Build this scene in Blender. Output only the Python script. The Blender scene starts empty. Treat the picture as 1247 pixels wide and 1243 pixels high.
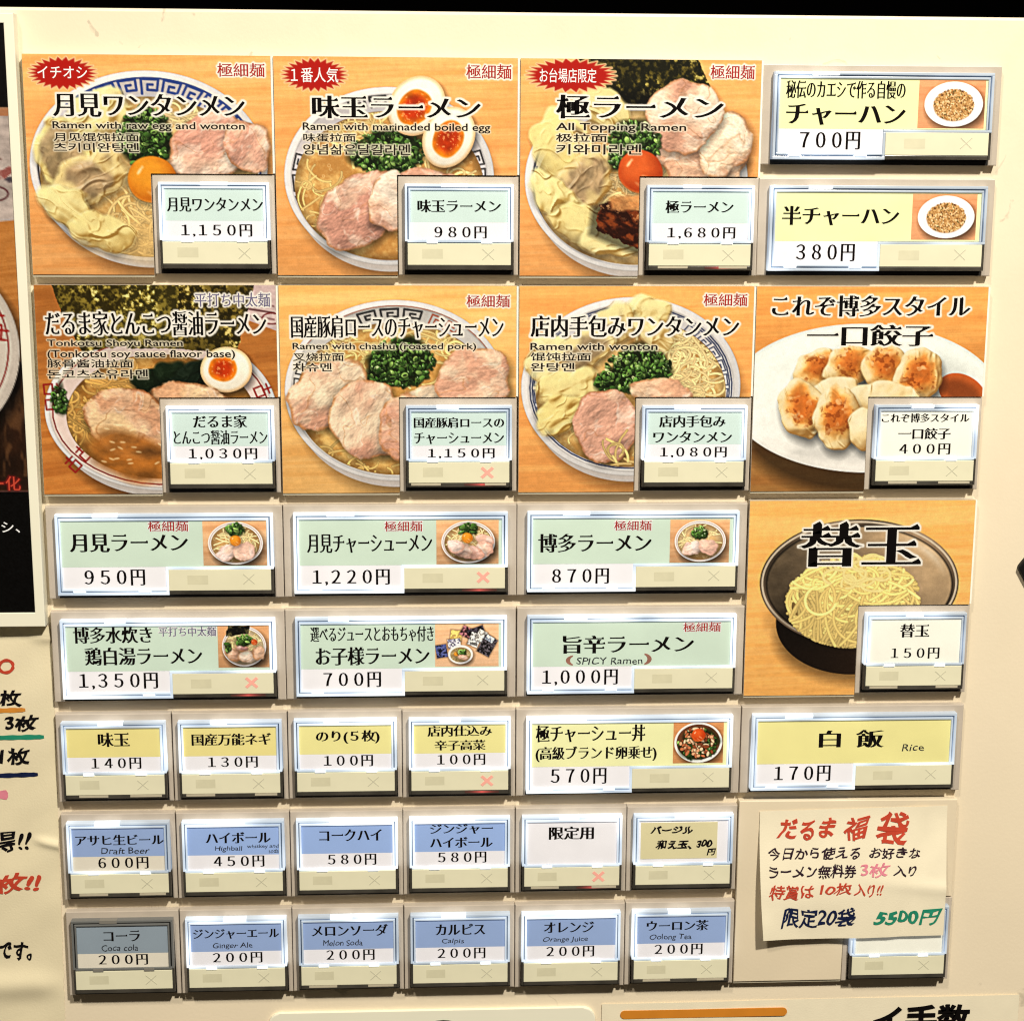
import bpy, bmesh, math, random
import numpy as np
from mathutils import Matrix, Vector

# ------------------------------------------------------------------ camera, lights, exposure
SC = bpy.context.scene
COL = SC.collection
MM = 0.001
ZTOP = 1.60                                    # height of the top of the button field above the floor


def P(x, y, z=0.0):
    """panel millimetres (x right, y down, z out of the panel) -> world metres"""
    return Vector((x * MM, -z * MM, ZTOP - y * MM))


cam_d = bpy.data.cameras.new('camera')
cam = bpy.data.objects.new('camera', cam_d)
COL.objects.link(cam)
cam_d.sensor_width = 36.0
cam_d.lens = 1942.27 / 1247.0 * 36.0
cam_d.clip_start = 0.01
cam_d.clip_end = 50.0
_R = np.array([[0.99882283, -0.00472084, -0.04827709],
               [-0.00452213, 0.9818564, -0.18957203],
               [0.04829611, 0.18956719, 0.98067924]])
_g = lambda v: Vector((v[0], v[2], -v[1]))
_ax, _ay, _az = _g(_R[0]), -_g(_R[1]), -_g(_R[2])
_loc = P(131.89, 44.96, 536.43)
cam.matrix_world = Matrix(((_ax.x, _ay.x, _az.x, _loc.x), (_ax.y, _ay.y, _az.y, _loc.y),
                           (_ax.z, _ay.z, _az.z, _loc.z), (0, 0, 0, 1)))
SC.camera = cam

world = bpy.data.worlds.new('World')
SC.world = world
world.use_nodes = True
world.node_tree.nodes['Background'].inputs[0].default_value = (1.0, 0.82, 0.58, 1)
world.node_tree.nodes['Background'].inputs[1].default_value = 0.05


def area(name, loc, target, size, power, color):
    d = bpy.data.lights.new(name, 'AREA')
    d.shape = 'DISK'
    d.size = size
    d.energy = power
    d.color = color
    o = bpy.data.objects.new(name, d)
    COL.objects.link(o)
    o.location = loc
    o.rotation_euler = (Vector(target) - Vector(loc)).to_track_quat('-Z', 'Y').to_euler()
    return o


CENTRE = P(165, 165)
area('ceiling_spot', CENTRE + Vector((0.38, -0.94, 0.97)), P(175, 150), 0.08, 25.0, (1.0, 0.925, 0.785))
area('added_fill', CENTRE + Vector((-0.40, -0.90, 1.08)), CENTRE + Vector((-0.1, 0, -0.05)), 0.12, 8.0, (1.0, 0.90, 0.74))  # unseen fill lamp added at upper left to even out the panel

SC.cycles.filter_width = 1.15
SC.cycles.transparent_max_bounces = 16
vs = SC.view_settings
vs.view_transform = 'Standard'
vs.look = 'None'
vs.exposure = 0.0
vs.gamma = 1.0
vs.use_curve_mapping = False

LIGHT = np.array([1.0, 0.94, 0.82])            # tint of the lamps, divided out of measured paint colours


def lin(c):
    c = np.asarray(c, float)
    if c.max() > 1.001:
        c = c / 255.0
    return np.where(c <= 0.04045, c / 12.92, ((c + 0.055) / 1.055) ** 2.4)


def paint(c, k=0.86):
    """display colour -> albedo under the lamp tint"""
    return tuple(np.clip(lin(c) / LIGHT * k, 0.0, 0.93))


# ------------------------------------------------------------------ materials
MATS = {}


def nt(name):
    m = bpy.data.materials.new(name)
    m.use_nodes = True
    MATS[name] = m
    return m, m.node_tree.nodes, m.node_tree.links, m.node_tree.nodes['Principled BSDF']


def N(nodes, t, **kw):
    n = nodes.new(t)
    for k, v in kw.items():
        setattr(n, k, v)
    return n


def plain(name, c, rough=0.5, var=0.06, scale=220.0, bump=0.0, bscale=1500.0, spec=0.4, emit=0.0, ecol=None, metal=0.0,
          stretch=(1, 1, 1)):
    """one painted / plastic / paper surface: base colour with fine procedural mottling, optional bump and backlight"""
    m, nodes, links, b = nt(name)
    tc = N(nodes, 'ShaderNodeTexCoord')
    mp = N(nodes, 'ShaderNodeMapping')
    mp.inputs['Scale'].default_value = stretch
    links.new(tc.outputs['Object'], mp.inputs[0])
    no = N(nodes, 'ShaderNodeTexNoise')
    no.inputs['Scale'].default_value = scale
    no.inputs['Detail'].default_value = 5.0
    links.new(mp.outputs[0], no.inputs['Vector'])
    mr = N(nodes, 'ShaderNodeMapRange')
    mr.inputs['To Min'].default_value = 1.0 - var
    mr.inputs['To Max'].default_value = 1.0 + var
    mr.inputs['From Min'].default_value = 0.3
    mr.inputs['From Max'].default_value = 0.7
    links.new(no.outputs['Fac'], mr.inputs['Value'])
    mx = N(nodes, 'ShaderNodeMix', data_type='RGBA', blend_type='MULTIPLY')
    mx.inputs['Factor'].default_value = 1.0
    mx.inputs[6].default_value = (*c, 1)
    links.new(mr.outputs[0], mx.inputs[7])
    links.new(mx.outputs[2], b.inputs['Base Color'])
    b.inputs['Roughness'].default_value = rough
    b.inputs['Specular IOR Level'].default_value = spec
    b.inputs['Metallic'].default_value = metal
    if emit > 0:
        if ecol is None:
            links.new(mx.outputs[2], b.inputs['Emission Color'])
        else:
            b.inputs['Emission Color'].default_value = (*ecol, 1)
        b.inputs['Emission Strength'].default_value = emit
    if bump > 0:
        n2 = N(nodes, 'ShaderNodeTexNoise')
        n2.inputs['Scale'].default_value = bscale
        n2.inputs['Detail'].default_value = 3.0
        links.new(mp.outputs[0], n2.inputs['Vector'])
        bp = N(nodes, 'ShaderNodeBump')
        bp.inputs['Strength'].default_value = bump
        bp.inputs['Distance'].default_value = 0.0004
        links.new(n2.outputs['Fac'], bp.inputs['Height'])
        links.new(bp.outputs[0], b.inputs['Normal'])
    return m


def rim_mat(name, lo, hi, e_lo, e_hi, thr, base=(0.42, 0.47, 0.52)):
    """clear acrylic edge: light from the lamp behind it leaks out in streaks along its length"""
    m, nodes, links, b = nt(name)
    tc = N(nodes, 'ShaderNodeTexCoord')
    oi = N(nodes, 'ShaderNodeObjectInfo')
    ad = N(nodes, 'ShaderNodeVectorMath', operation='ADD')
    sc = N(nodes, 'ShaderNodeVectorMath', operation='SCALE')
    links.new(oi.outputs['Location'], sc.inputs[0])
    sc.inputs['Scale'].default_value = 3.7
    links.new(tc.outputs['Object'], ad.inputs[0])
    links.new(sc.outputs[0], ad.inputs[1])
    no = N(nodes, 'ShaderNodeTexNoise')
    no.inputs['Scale'].default_value = 42.0
    no.inputs['Detail'].default_value = 1.0
    no.inputs['Roughness'].default_value = 0.5
    links.new(ad.outputs[0], no.inputs['Vector'])
    mr = N(nodes, 'ShaderNodeMapRange')
    mr.inputs['From Min'].default_value = thr - 0.16
    mr.inputs['From Max'].default_value = thr + 0.12
    links.new(no.outputs['Fac'], mr.inputs['Value'])
    mx = N(nodes, 'ShaderNodeMix', data_type='RGBA')
    mx.inputs[6].default_value = (*lo, 1)
    mx.inputs[7].default_value = (*hi, 1)
    links.new(mr.outputs[0], mx.inputs['Factor'])
    m2 = N(nodes, 'ShaderNodeMix', data_type='FLOAT')
    m2.inputs[2].default_value = e_lo
    m2.inputs[3].default_value = e_hi
    links.new(mr.outputs[0], m2.inputs['Factor'])
    b.inputs['Base Color'].default_value = (*base, 1)
    b.inputs['Roughness'].default_value = 0.12
    links.new(mx.outputs[2], b.inputs['Emission Color'])
    links.new(m2.outputs[0], b.inputs['Emission Strength'])
    return m


def clear_mat(name, tint=(1, 1, 1), refl=0.035, rough=0.05):
    m, nodes, links, b = nt(name)
    nodes.remove(b)
    tr = N(nodes, 'ShaderNodeBsdfTransparent')
    tr.inputs[0].default_value = (*tint, 1)
    gl = N(nodes, 'ShaderNodeBsdfGlossy')
    gl.inputs['Roughness'].default_value = rough
    mx = N(nodes, 'ShaderNodeMixShader')
    mx.inputs[0].default_value = refl
    links.new(tr.outputs[0], mx.inputs[1])
    links.new(gl.outputs[0], mx.inputs[2])
    links.new(mx.outputs[0], nodes['Material Output'].inputs[0])
    return m


def print_mat(name, rough=0.35, emit=0.0, spec=0.35):
    """flat ink on card: the colour comes from the picture's own colour attribute"""
    m, nodes, links, b = nt(name)
    at = N(nodes, 'ShaderNodeAttribute', attribute_name='ink')
    tc = N(nodes, 'ShaderNodeTexCoord')
    no = N(nodes, 'ShaderNodeTexNoise')
    no.inputs['Scale'].default_value = 2600.0
    links.new(tc.outputs['Object'], no.inputs['Vector'])
    mr = N(nodes, 'ShaderNodeMapRange')
    mr.inputs['To Min'].default_value = 0.95
    mr.inputs['To Max'].default_value = 1.05
    mr.inputs['From Min'].default_value = 0.3
    mr.inputs['From Max'].default_value = 0.7
    links.new(no.outputs['Fac'], mr.inputs['Value'])
    mx = N(nodes, 'ShaderNodeMix', data_type='RGBA', blend_type='MULTIPLY')
    mx.inputs['Factor'].default_value = 1.0
    links.new(at.outputs['Color'], mx.inputs[6])
    links.new(mr.outputs[0], mx.inputs[7])
    links.new(mx.outputs[2], b.inputs['Base Color'])
    b.inputs['Roughness'].default_value = rough
    b.inputs['Specular IOR Level'].default_value = spec
    if emit > 0:
        links.new(mx.outputs[2], b.inputs['Emission Color'])
        b.inputs['Emission Strength'].default_value = emit
    return m


plain('panel_paint', paint((253, 232, 194)), 0.40, 0.03, 14.0, 0.10, 900.0)


def scuff(m, scale, lo, hi, k):
    """sparse small specks and rubbed marks over a painted surface"""
    nodes, links = m.node_tree.nodes, m.node_tree.links
    b = nodes['Principled BSDF']
    src = b.inputs['Base Color'].links[0].from_socket
    tc = N(nodes, 'ShaderNodeTexCoord')
    no = N(nodes, 'ShaderNodeTexNoise')
    no.inputs['Scale'].default_value = scale
    no.inputs['Detail'].default_value = 6.0
    no.inputs['Distortion'].default_value = 1.2
    links.new(tc.outputs['Object'], no.inputs['Vector'])
    mr = N(nodes, 'ShaderNodeMapRange')
    mr.inputs['From Min'].default_value = lo
    mr.inputs['From Max'].default_value = hi
    mr.inputs['To Min'].default_value = 1.0
    mr.inputs['To Max'].default_value = k
    links.new(no.outputs['Fac'], mr.inputs['Value'])
    mx = N(nodes, 'ShaderNodeMix', data_type='RGBA', blend_type='MULTIPLY')
    mx.inputs['Factor'].default_value = 1.0
    links.new(src, mx.inputs[6])
    links.new(mr.outputs[0], mx.inputs[7])
    links.new(mx.outputs[2], b.inputs['Base Color'])
    rr = N(nodes, 'ShaderNodeMapRange')
    rr.inputs['From Min'].default_value = 0.35
    rr.inputs['From Max'].default_value = 0.65
    rr.inputs['To Min'].default_value = 0.32
    rr.inputs['To Max'].default_value = 0.52
    links.new(no.outputs['Fac'], rr.inputs['Value'])
    links.new(rr.outputs[0], b.inputs['Roughness'])


scuff(MATS['panel_paint'], 75.0, 0.70, 0.74, 0.72)
plain('plate_paint', paint((243, 222, 184)), 0.42, 0.03, 40.0, 0.08, 900.0)
plain('bezel_plastic', paint((204, 187, 163)), 0.36, 0.05, 160.0, 0.12, 2600.0)
plain('well_black', (0.012, 0.011, 0.010), 0.5)
plain('dark_clear', (0.055, 0.050, 0.042), 0.15, 0.3, 120.0, spec=0.6)
plain('status_plate', paint((240, 230, 190)), 0.35, 0.035, 110.0, emit=0.05)
plain('status_print', paint((228, 218, 178)), 0.5, 0.05, 300.0)
plain('cross_faint', paint((214, 206, 172)), 0.5)
plain('cross_red', (0.80, 0.40, 0.33), 0.4, emit=0.18, ecol=(1.0, 0.30, 0.24))


def glow_mat(name):
    """red lamp behind dark plastic: brightest in the middle of its strip"""
    m, nodes, links, b = nt(name)
    tc = N(nodes, 'ShaderNodeTexCoord')
    sx = N(nodes, 'ShaderNodeSeparateXYZ')
    links.new(tc.outputs['Generated'], sx.inputs[0])
    p1 = N(nodes, 'ShaderNodeMath', operation='PINGPONG')
    p1.inputs[1].default_value = 0.5
    links.new(sx.outputs[0], p1.inputs[0])
    p2 = N(nodes, 'ShaderNodeMath', operation='POWER')
    p2.inputs[1].default_value = 2.2
    links.new(p1.outputs[0], p2.inputs[0])
    p3 = N(nodes, 'ShaderNodeMath', operation='MULTIPLY')
    p3.inputs[1].default_value = 3.2
    links.new(p2.outputs[0], p3.inputs[0])
    b.inputs['Base Color'].default_value = (0.10, 0.04, 0.035, 1)
    b.inputs['Roughness'].default_value = 0.25
    b.inputs['Emission Color'].default_value = (1.0, 0.12, 0.10, 1)
    links.new(p3.outputs[0], b.inputs['Emission Strength'])
    return m


glow_mat('red_glow')
for _n, _c in (('mint', (212, 227, 200)), ('mint_pale', (212, 228, 212)), ('yellow', (243, 230, 150)), ('cream_yellow', (248, 243, 176)),
               ('amber_yellow', (240, 222, 140)), ('sky_blue', (158, 182, 222)), ('dusty_blue', (152, 172, 206)),
               ('slate_blue', (158, 170, 176)), ('white_label', (247, 240, 234)), ('cream_label', (252, 246, 222)),
               ('kraft_label', (226, 212, 160)), ('unlit_label', (250, 238, 212))):
    plain('label_' + _n, paint(_c), 0.45, 0.075, 38.0, 0.05, 3000.0, spec=0.15, emit=0.0 if _n in ('slate_blue', 'unlit_label') else 0.16)  # broad tone variation puts uneven backlight into the label colour
rim_mat('rim_bright', (0.40, 0.55, 0.78), (0.92, 0.97, 1.0), 0.42, 0.95, 0.50)
rim_mat('rim_mixed', (0.30, 0.42, 0.62), (0.88, 0.95, 1.0), 0.32, 0.95, 0.54)
rim_mat('rim_blue', (0.24, 0.34, 0.52), (0.80, 0.90, 1.0), 0.28, 0.85, 0.60)
rim_mat('rim_off', (0.1, 0.1, 0.1), (0.5, 0.5, 0.5), 0.0, 0.0, 0.6, (0.16, 0.165, 0.165))
rim_mat('groove_lit', (0.07, 0.11, 0.18), (0.4, 0.58, 0.85), 0.10, 0.55, 0.60, (0.15, 0.17, 0.2))
rim_mat('groove_off', (0.1, 0.1, 0.1), (0.5, 0.5, 0.5), 0.0, 0.0, 0.6, (0.03, 0.032, 0.035))
rim_mat('tab_lit', (0.92, 0.97, 1.0), (0.95, 0.98, 1.0), 0.9, 1.1, 0.4)
rim_mat('tab_off', (0.1, 0.1, 0.1), (0.5, 0.5, 0.5), 0.0, 0.0, 0.6, (0.22, 0.21, 0.19))
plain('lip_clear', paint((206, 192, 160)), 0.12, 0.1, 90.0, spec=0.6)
plain('gap_glow_strip', paint((255, 246, 220)), 0.3, emit=0.12)
clear_mat('clear_pane')
plain('card_edge', paint((214, 196, 168)), 0.3)
plain('ink_black', (0.004, 0.003, 0.003), 0.8, 0.2, spec=0.05)
plain('ink_soft', (0.016, 0.012, 0.010), 0.8, 0.2, spec=0.05)
plain('ink_red', paint((178, 32, 24)), 0.8, spec=0.08)
plain('ink_maroon', paint((176, 48, 40)), 0.8, spec=0.08)
plain('ink_violet', paint((112, 104, 130)), 0.8, spec=0.08)
plain('ink_white', paint((255, 250, 240)), 0.8, spec=0.08)
plain('ink_pencil', (0.025, 0.028, 0.036), 0.8, 0.35, spec=0.05)
plain('ink_marker_black', (0.005, 0.004, 0.005), 0.8, 0.25, 400.0, spec=0.06)
plain('ink_marker_plum', (0.026, 0.012, 0.022), 0.8, 0.3, 400.0, spec=0.06)
plain('ink_marker_red', paint((205, 70, 44)), 0.5, 0.12, 300.0)
plain('ink_marker_pink', paint((238, 140, 150)), 0.5, 0.12, 300.0)
plain('ink_marker_navy', (0.008, 0.014, 0.055), 0.8, 0.25, 300.0, spec=0.06)
plain('ink_marker_green', paint((34, 140, 104)), 0.5, 0.15, 300.0)
plain('ink_marker_orange', paint((222, 142, 50)), 0.5, 0.12, 300.0)
plain('ink_spice', paint((168, 112, 92)), 0.5, 0.12, 300.0)
plain('paper_cream', paint((254, 238, 200)), 0.7, 0.03, 120.0, 0.10, 1800.0)
plain('paper_kraft', paint((246, 228, 184)), 0.75, 0.035, 60.0, 0.14, 1500.0)
plain('frame_white', paint((255, 246, 214)), 0.4, 0.012, 60.0)
plain('poster_black', (0.003, 0.0025, 0.002), 0.7, 0.3, 60.0, spec=0.05)
plain('orange_bar', paint((224, 138, 40)), 0.5, 0.04)
plain('wall_dark', (0.0008, 0.0007, 0.0006), 0.9, spec=0.0)
plain('black_plastic', (0.006, 0.006, 0.006), 0.5, spec=0.15)
print_mat('print_gloss', 0.5, 0.0, 0.12)
print_mat('print_backlit', 0.5, 0.16, 0.12)


# ------------------------------------------------------------------ mesh helpers
def mesh_obj(name, bm, mat, parent=None):
    me = bpy.data.meshes.new(name)
    bmesh.ops.recalc_face_normals(bm, faces=bm.faces)
    bm.to_mesh(me)
    bm.free()
    me.materials.append(MATS[mat])
    return link(name, me, parent)


def link(name, me, parent=None):
    o = bpy.data.objects.new(name, me)
    COL.objects.link(o)
    if parent is not None:
        o.parent = parent
    return o


def box(bm, x0, y0, x1, y1, z0, z1, bev=0.0):
    """box in module millimetres"""
    vs_ = [bm.verts.new((x * MM, -z * MM, -y * MM)) for z in (z0, z1) for (x, y) in ((x0, y0), (x1, y0), (x1, y1), (x0, y1))]
    fs = [(0, 1, 2, 3), (4, 5, 6, 7), (0, 1, 5, 4), (1, 2, 6, 5), (2, 3, 7, 6), (3, 0, 4, 7)]
    faces = [bm.faces.new([vs_[i] for i in f]) for f in fs]
    if bev > 0:
        front = [e for e in bm.edges if all(v in vs_[4:] for v in e.verts)]
        bmesh.ops.bevel(bm, geom=front, offset=bev * MM, segments=2, profile=0.6, affect='EDGES')
    return faces


def quad(bm, x0, y0, x1, y1, z):
    bm.faces.new([bm.verts.new((x * MM, -z * MM, -y * MM)) for x, y in ((x0, y0), (x0, y1), (x1, y1), (x1, y0))])


def poly_prism(bm, pts, z0, z1, bev=0.0):
    lo = [bm.verts.new((x * MM, -z0 * MM, -y * MM)) for x, y in pts]
    hi = [bm.verts.new((x * MM, -z1 * MM, -y * MM)) for x, y in pts]
    n = len(pts)
    bm.faces.new(lo)
    top = bm.faces.new(hi)
    for i in range(n):
        bm.faces.new((lo[i], lo[(i + 1) % n], hi[(i + 1) % n], hi[i]))
    if bev > 0:
        bmesh.ops.bevel(bm, geom=list(top.edges), offset=bev * MM, segments=2, profile=0.6, affect='EDGES')


def ring(bm, o, i, z0, z1, bev=0.0):
    """rectangular frame: outer (x0,y0,x1,y1), inner opening, one manifold ring"""
    def loop(r, z):
        return [bm.verts.new((x * MM, -z * MM, -y * MM)) for x, y in ((r[0], r[1]), (r[2], r[1]), (r[2], r[3]), (r[0], r[3]))]
    ob, ot, ib, it = loop(o, z0), loop(o, z1), loop(i, z0), loop(i, z1)
    for k in range(4):
        j = (k + 1) % 4
        bm.faces.new((ot[k], ot[j], it[j], it[k]))
        bm.faces.new((ob[k], ob[j], ib[j], ib[k]))
        bm.faces.new((ob[k], ob[j], ot[j], ot[k]))
        bm.faces.new((ib[k], ib[j], it[j], it[k]))
    if bev > 0:
        ed = [e for e in bm.edges if (e.verts[0] in ot and e.verts[1] in ot) or (e.verts[0] in it and e.verts[1] in it)]
        bmesh.ops.bevel(bm, geom=ed, offset=bev * MM, segments=2, profile=0.6, affect='EDGES')


def arch(bm, x0, x1, y1, hx0, hy0, hx1, z0, z1, bev=0.0):
    """button housing: top bar and two side legs in one piece, open at the bottom"""
    poly_prism(bm, [(x0, 0), (x1, 0), (x1, y1), (hx1, y1), (hx1, hy0), (hx0, hy0), (hx0, y1), (x0, y1)], z0, z1, bev)


def boxes(name, lst, mat, parent, bev=0.0):
    bm = bmesh.new()
    for b in lst:
        box(bm, *b, bev=bev)
    return mesh_obj(name, bm, mat, parent)


def empty(name, x, y, z=-3.0):
    o = bpy.data.objects.new(name, None)
    o.empty_display_size = 0.01
    o.location = P(x, y, z)
    COL.objects.link(o)
    return o


def tag(o, label=None, cat=None, group=None, kind=None):
    if label: o['label'] = label
    if cat: o['category'] = cat
    if group: o['group'] = group
    if kind: o['kind'] = kind
    return o


# ------------------------------------------------------------------ lettering
_TXT = {}
STYLES = {            # stroke growth in x and y (em), wobble, slant, curve resolution
    'title': (0.037, -0.011, 0.0, 0.0),
    'label': (0.041, -0.007, 0.0, 0.0),
    'price': (0.031, -0.010, 0.0, 0.0),
    'thin': (0.014, -0.006, 0.0, 0.0),
    'sans': (0.014, 0.008, 0.0, 0.0),
    'badge': (0.008, 0.004, 0.0, 0.0),
    'pencil': (0.004, 0.004, 0.030, 0.10),
    'marker': (0.020, 0.014, 0.050, 0.14),
    'brush': (0.034, 0.028, 0.055, 0.18),
    'stroke': (0.022, 0.018, 0.050, 0.18),
    'scrawl': (0.050, 0.044, 0.045, 0.16),
    'heavy': (0.035, 0.035, 0.0, 0.0),
}


def text_mesh(s, style):
    """unit-box mesh of a string in the built-in font, strokes reshaped (thick verticals, thin horizontals) and, for
    handwriting, bent"""
    key = (s, style)
    if key in _TXT:
        return _TXT[key]
    cu = bpy.data.curves.new('t', 'FONT')
    cu.body = s
    cu.size = 1.0
    cu.resolution_u = 3
    cu.fill_mode = 'BOTH' if False else 'FRONT'
    ob = bpy.data.objects.new('t', cu)
    COL.objects.link(ob)
    dg = bpy.context.evaluated_depsgraph_get()
    me = bpy.data.meshes.new_from_object(ob.evaluated_get(dg))
    bpy.data.objects.remove(ob)
    bpy.data.curves.remove(cu)
    bm = bmesh.new()
    bm.from_mesh(me)
    bpy.data.meshes.remove(me)
    bmesh.ops.remove_doubles(bm, verts=bm.verts, dist=1e-5)
    ax, ay, wob, slant = STYLES[style]
    caps = []
    if style in ('title', 'label', 'thin'):            # right ends of horizontal strokes get the small triangle of a brush serif
        for e in bm.edges:
            if len(e.link_faces) == 1:
                va, vb = e.verts
                if abs(va.co.x - vb.co.x) < 0.004 and 0.03 < abs(va.co.y - vb.co.y) < 0.10 and \
                        e.link_faces[0].calc_center_median().x < va.co.x:
                    caps.append(va if va.co.y > vb.co.y else vb)
    disp = {}
    for e in bm.edges:
        if len(e.link_faces) != 1:
            continue
        f = e.link_faces[0]
        a, b = e.verts[0].co, e.verts[1].co
        d = b - a
        n = Vector((d.y, -d.x, 0))
        if n.length < 1e-9:
            continue
        n.normalize()
        c = f.calc_center_median()
        if n.dot(c - a) > 0:
            n = -n
        for v in e.verts:
            disp.setdefault(v, []).append(n)
    for v, ns in disp.items():
        m = Vector((0, 0, 0))
        for n in ns:
            m += n
        if m.length < 1e-6:
            continue
        m.normalize()
        k = 1.0 / max(0.5, m.dot(ns[0]))
        v.co.x += ax * m.x * k
        v.co.y += ay * m.y * k
    for v in caps:
        k = 1.15 if style == 'title' else 0.95
        x, y = v.co.x, v.co.y
        bm.faces.new((v, bm.verts.new((x - 0.035 * k, y + 0.062 * k, 0)), bm.verts.new((x - 0.125 * k, y, 0))))
    if wob:
        rs = random.Random(sum(map(ord, s)) * 7 + len(s))
        ph = [rs.uniform(0, 6.28) for _ in range(8)]
        for v in bm.verts:
            x, y = v.co.x, v.co.y
            v.co.x += wob * (math.sin(5.1 * y + 2.3 * x + ph[0]) + 0.6 * math.sin(9.7 * y + 1.1 * x + ph[1])) + slant * y
            v.co.y += wob * (math.sin(3.3 * x + ph[2]) + 0.8 * math.sin(7.1 * x + 2.0 * y + ph[3]))
    xs = [v.co.x for v in bm.verts]
    ys = [v.co.y for v in bm.verts]
    if not xs:
        xs, ys = [0, 1], [0, 1]
    x0, x1, y0, y1 = min(xs), max(xs), min(ys), max(ys)
    for v in bm.verts:
        v.co = Vector(((v.co.x - x0) / (x1 - x0), 0.0, (v.co.y - y0) / max(1e-6, y1 - y0)))
    for f in bm.faces:
        f.normal_update()
        if f.normal.y > 0:
            f.normal_flip()
    me = bpy.data.meshes.new('lettering')
    bm.to_mesh(me)
    bm.free()
    _TXT[key] = me
    return me


def lettering(name, s, style, mat, x0, y0, x1, y1, z, parent):
    base = text_mesh(s, style)
    key = (s, style, mat)
    if key not in _TXT:
        me = base.copy()
        me.materials.append(MATS[mat])
        _TXT[key] = me
    o = link(name, _TXT[key], parent)
    o.location = (x0 * MM, -z * MM, -y1 * MM)
    o.scale = ((x1 - x0) * MM, 1.0, (y1 - y0) * MM)
    return o


# ------------------------------------------------------------------ printed pictures, painted as ink colours on a fine grid
_TAB = np.random.RandomState(7).rand(512, 512)


def vnoise(u, v, seed=0):
    u = np.asarray(u) + seed * 17.31 + 1000.0
    v = np.asarray(v) + seed * 7.77 + 1000.0
    iu = np.floor(u).astype(int)
    iv = np.floor(v).astype(int)
    fu, fv = u - iu, v - iv
    fu = fu * fu * (3 - 2 * fu)
    fv = fv * fv * (3 - 2 * fv)
    a = _TAB[iu % 512, iv % 512]
    b = _TAB[(iu + 1) % 512, iv % 512]
    c = _TAB[iu % 512, (iv + 1) % 512]
    d = _TAB[(iu + 1) % 512, (iv + 1) % 512]
    return (a * (1 - fu) + b * fu) * (1 - fv) + (c * (1 - fu) + d * fu) * fv


def fbm(u, v, seed=0, o=4):
    s, a, t = 0.0, 0.5, 0.0
    for k in range(o):
        s = s + a * vnoise(u * 2 ** k, v * 2 ** k, seed + k * 3)
        t += a
        a *= 0.55
    return s / t


def S(x, a, b):
    t = np.clip((x - a) / (b - a), 0, 1)
    return t * t * (3 - 2 * t)


def rgb(*c):
    return np.array(c, float) / 255.0


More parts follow.
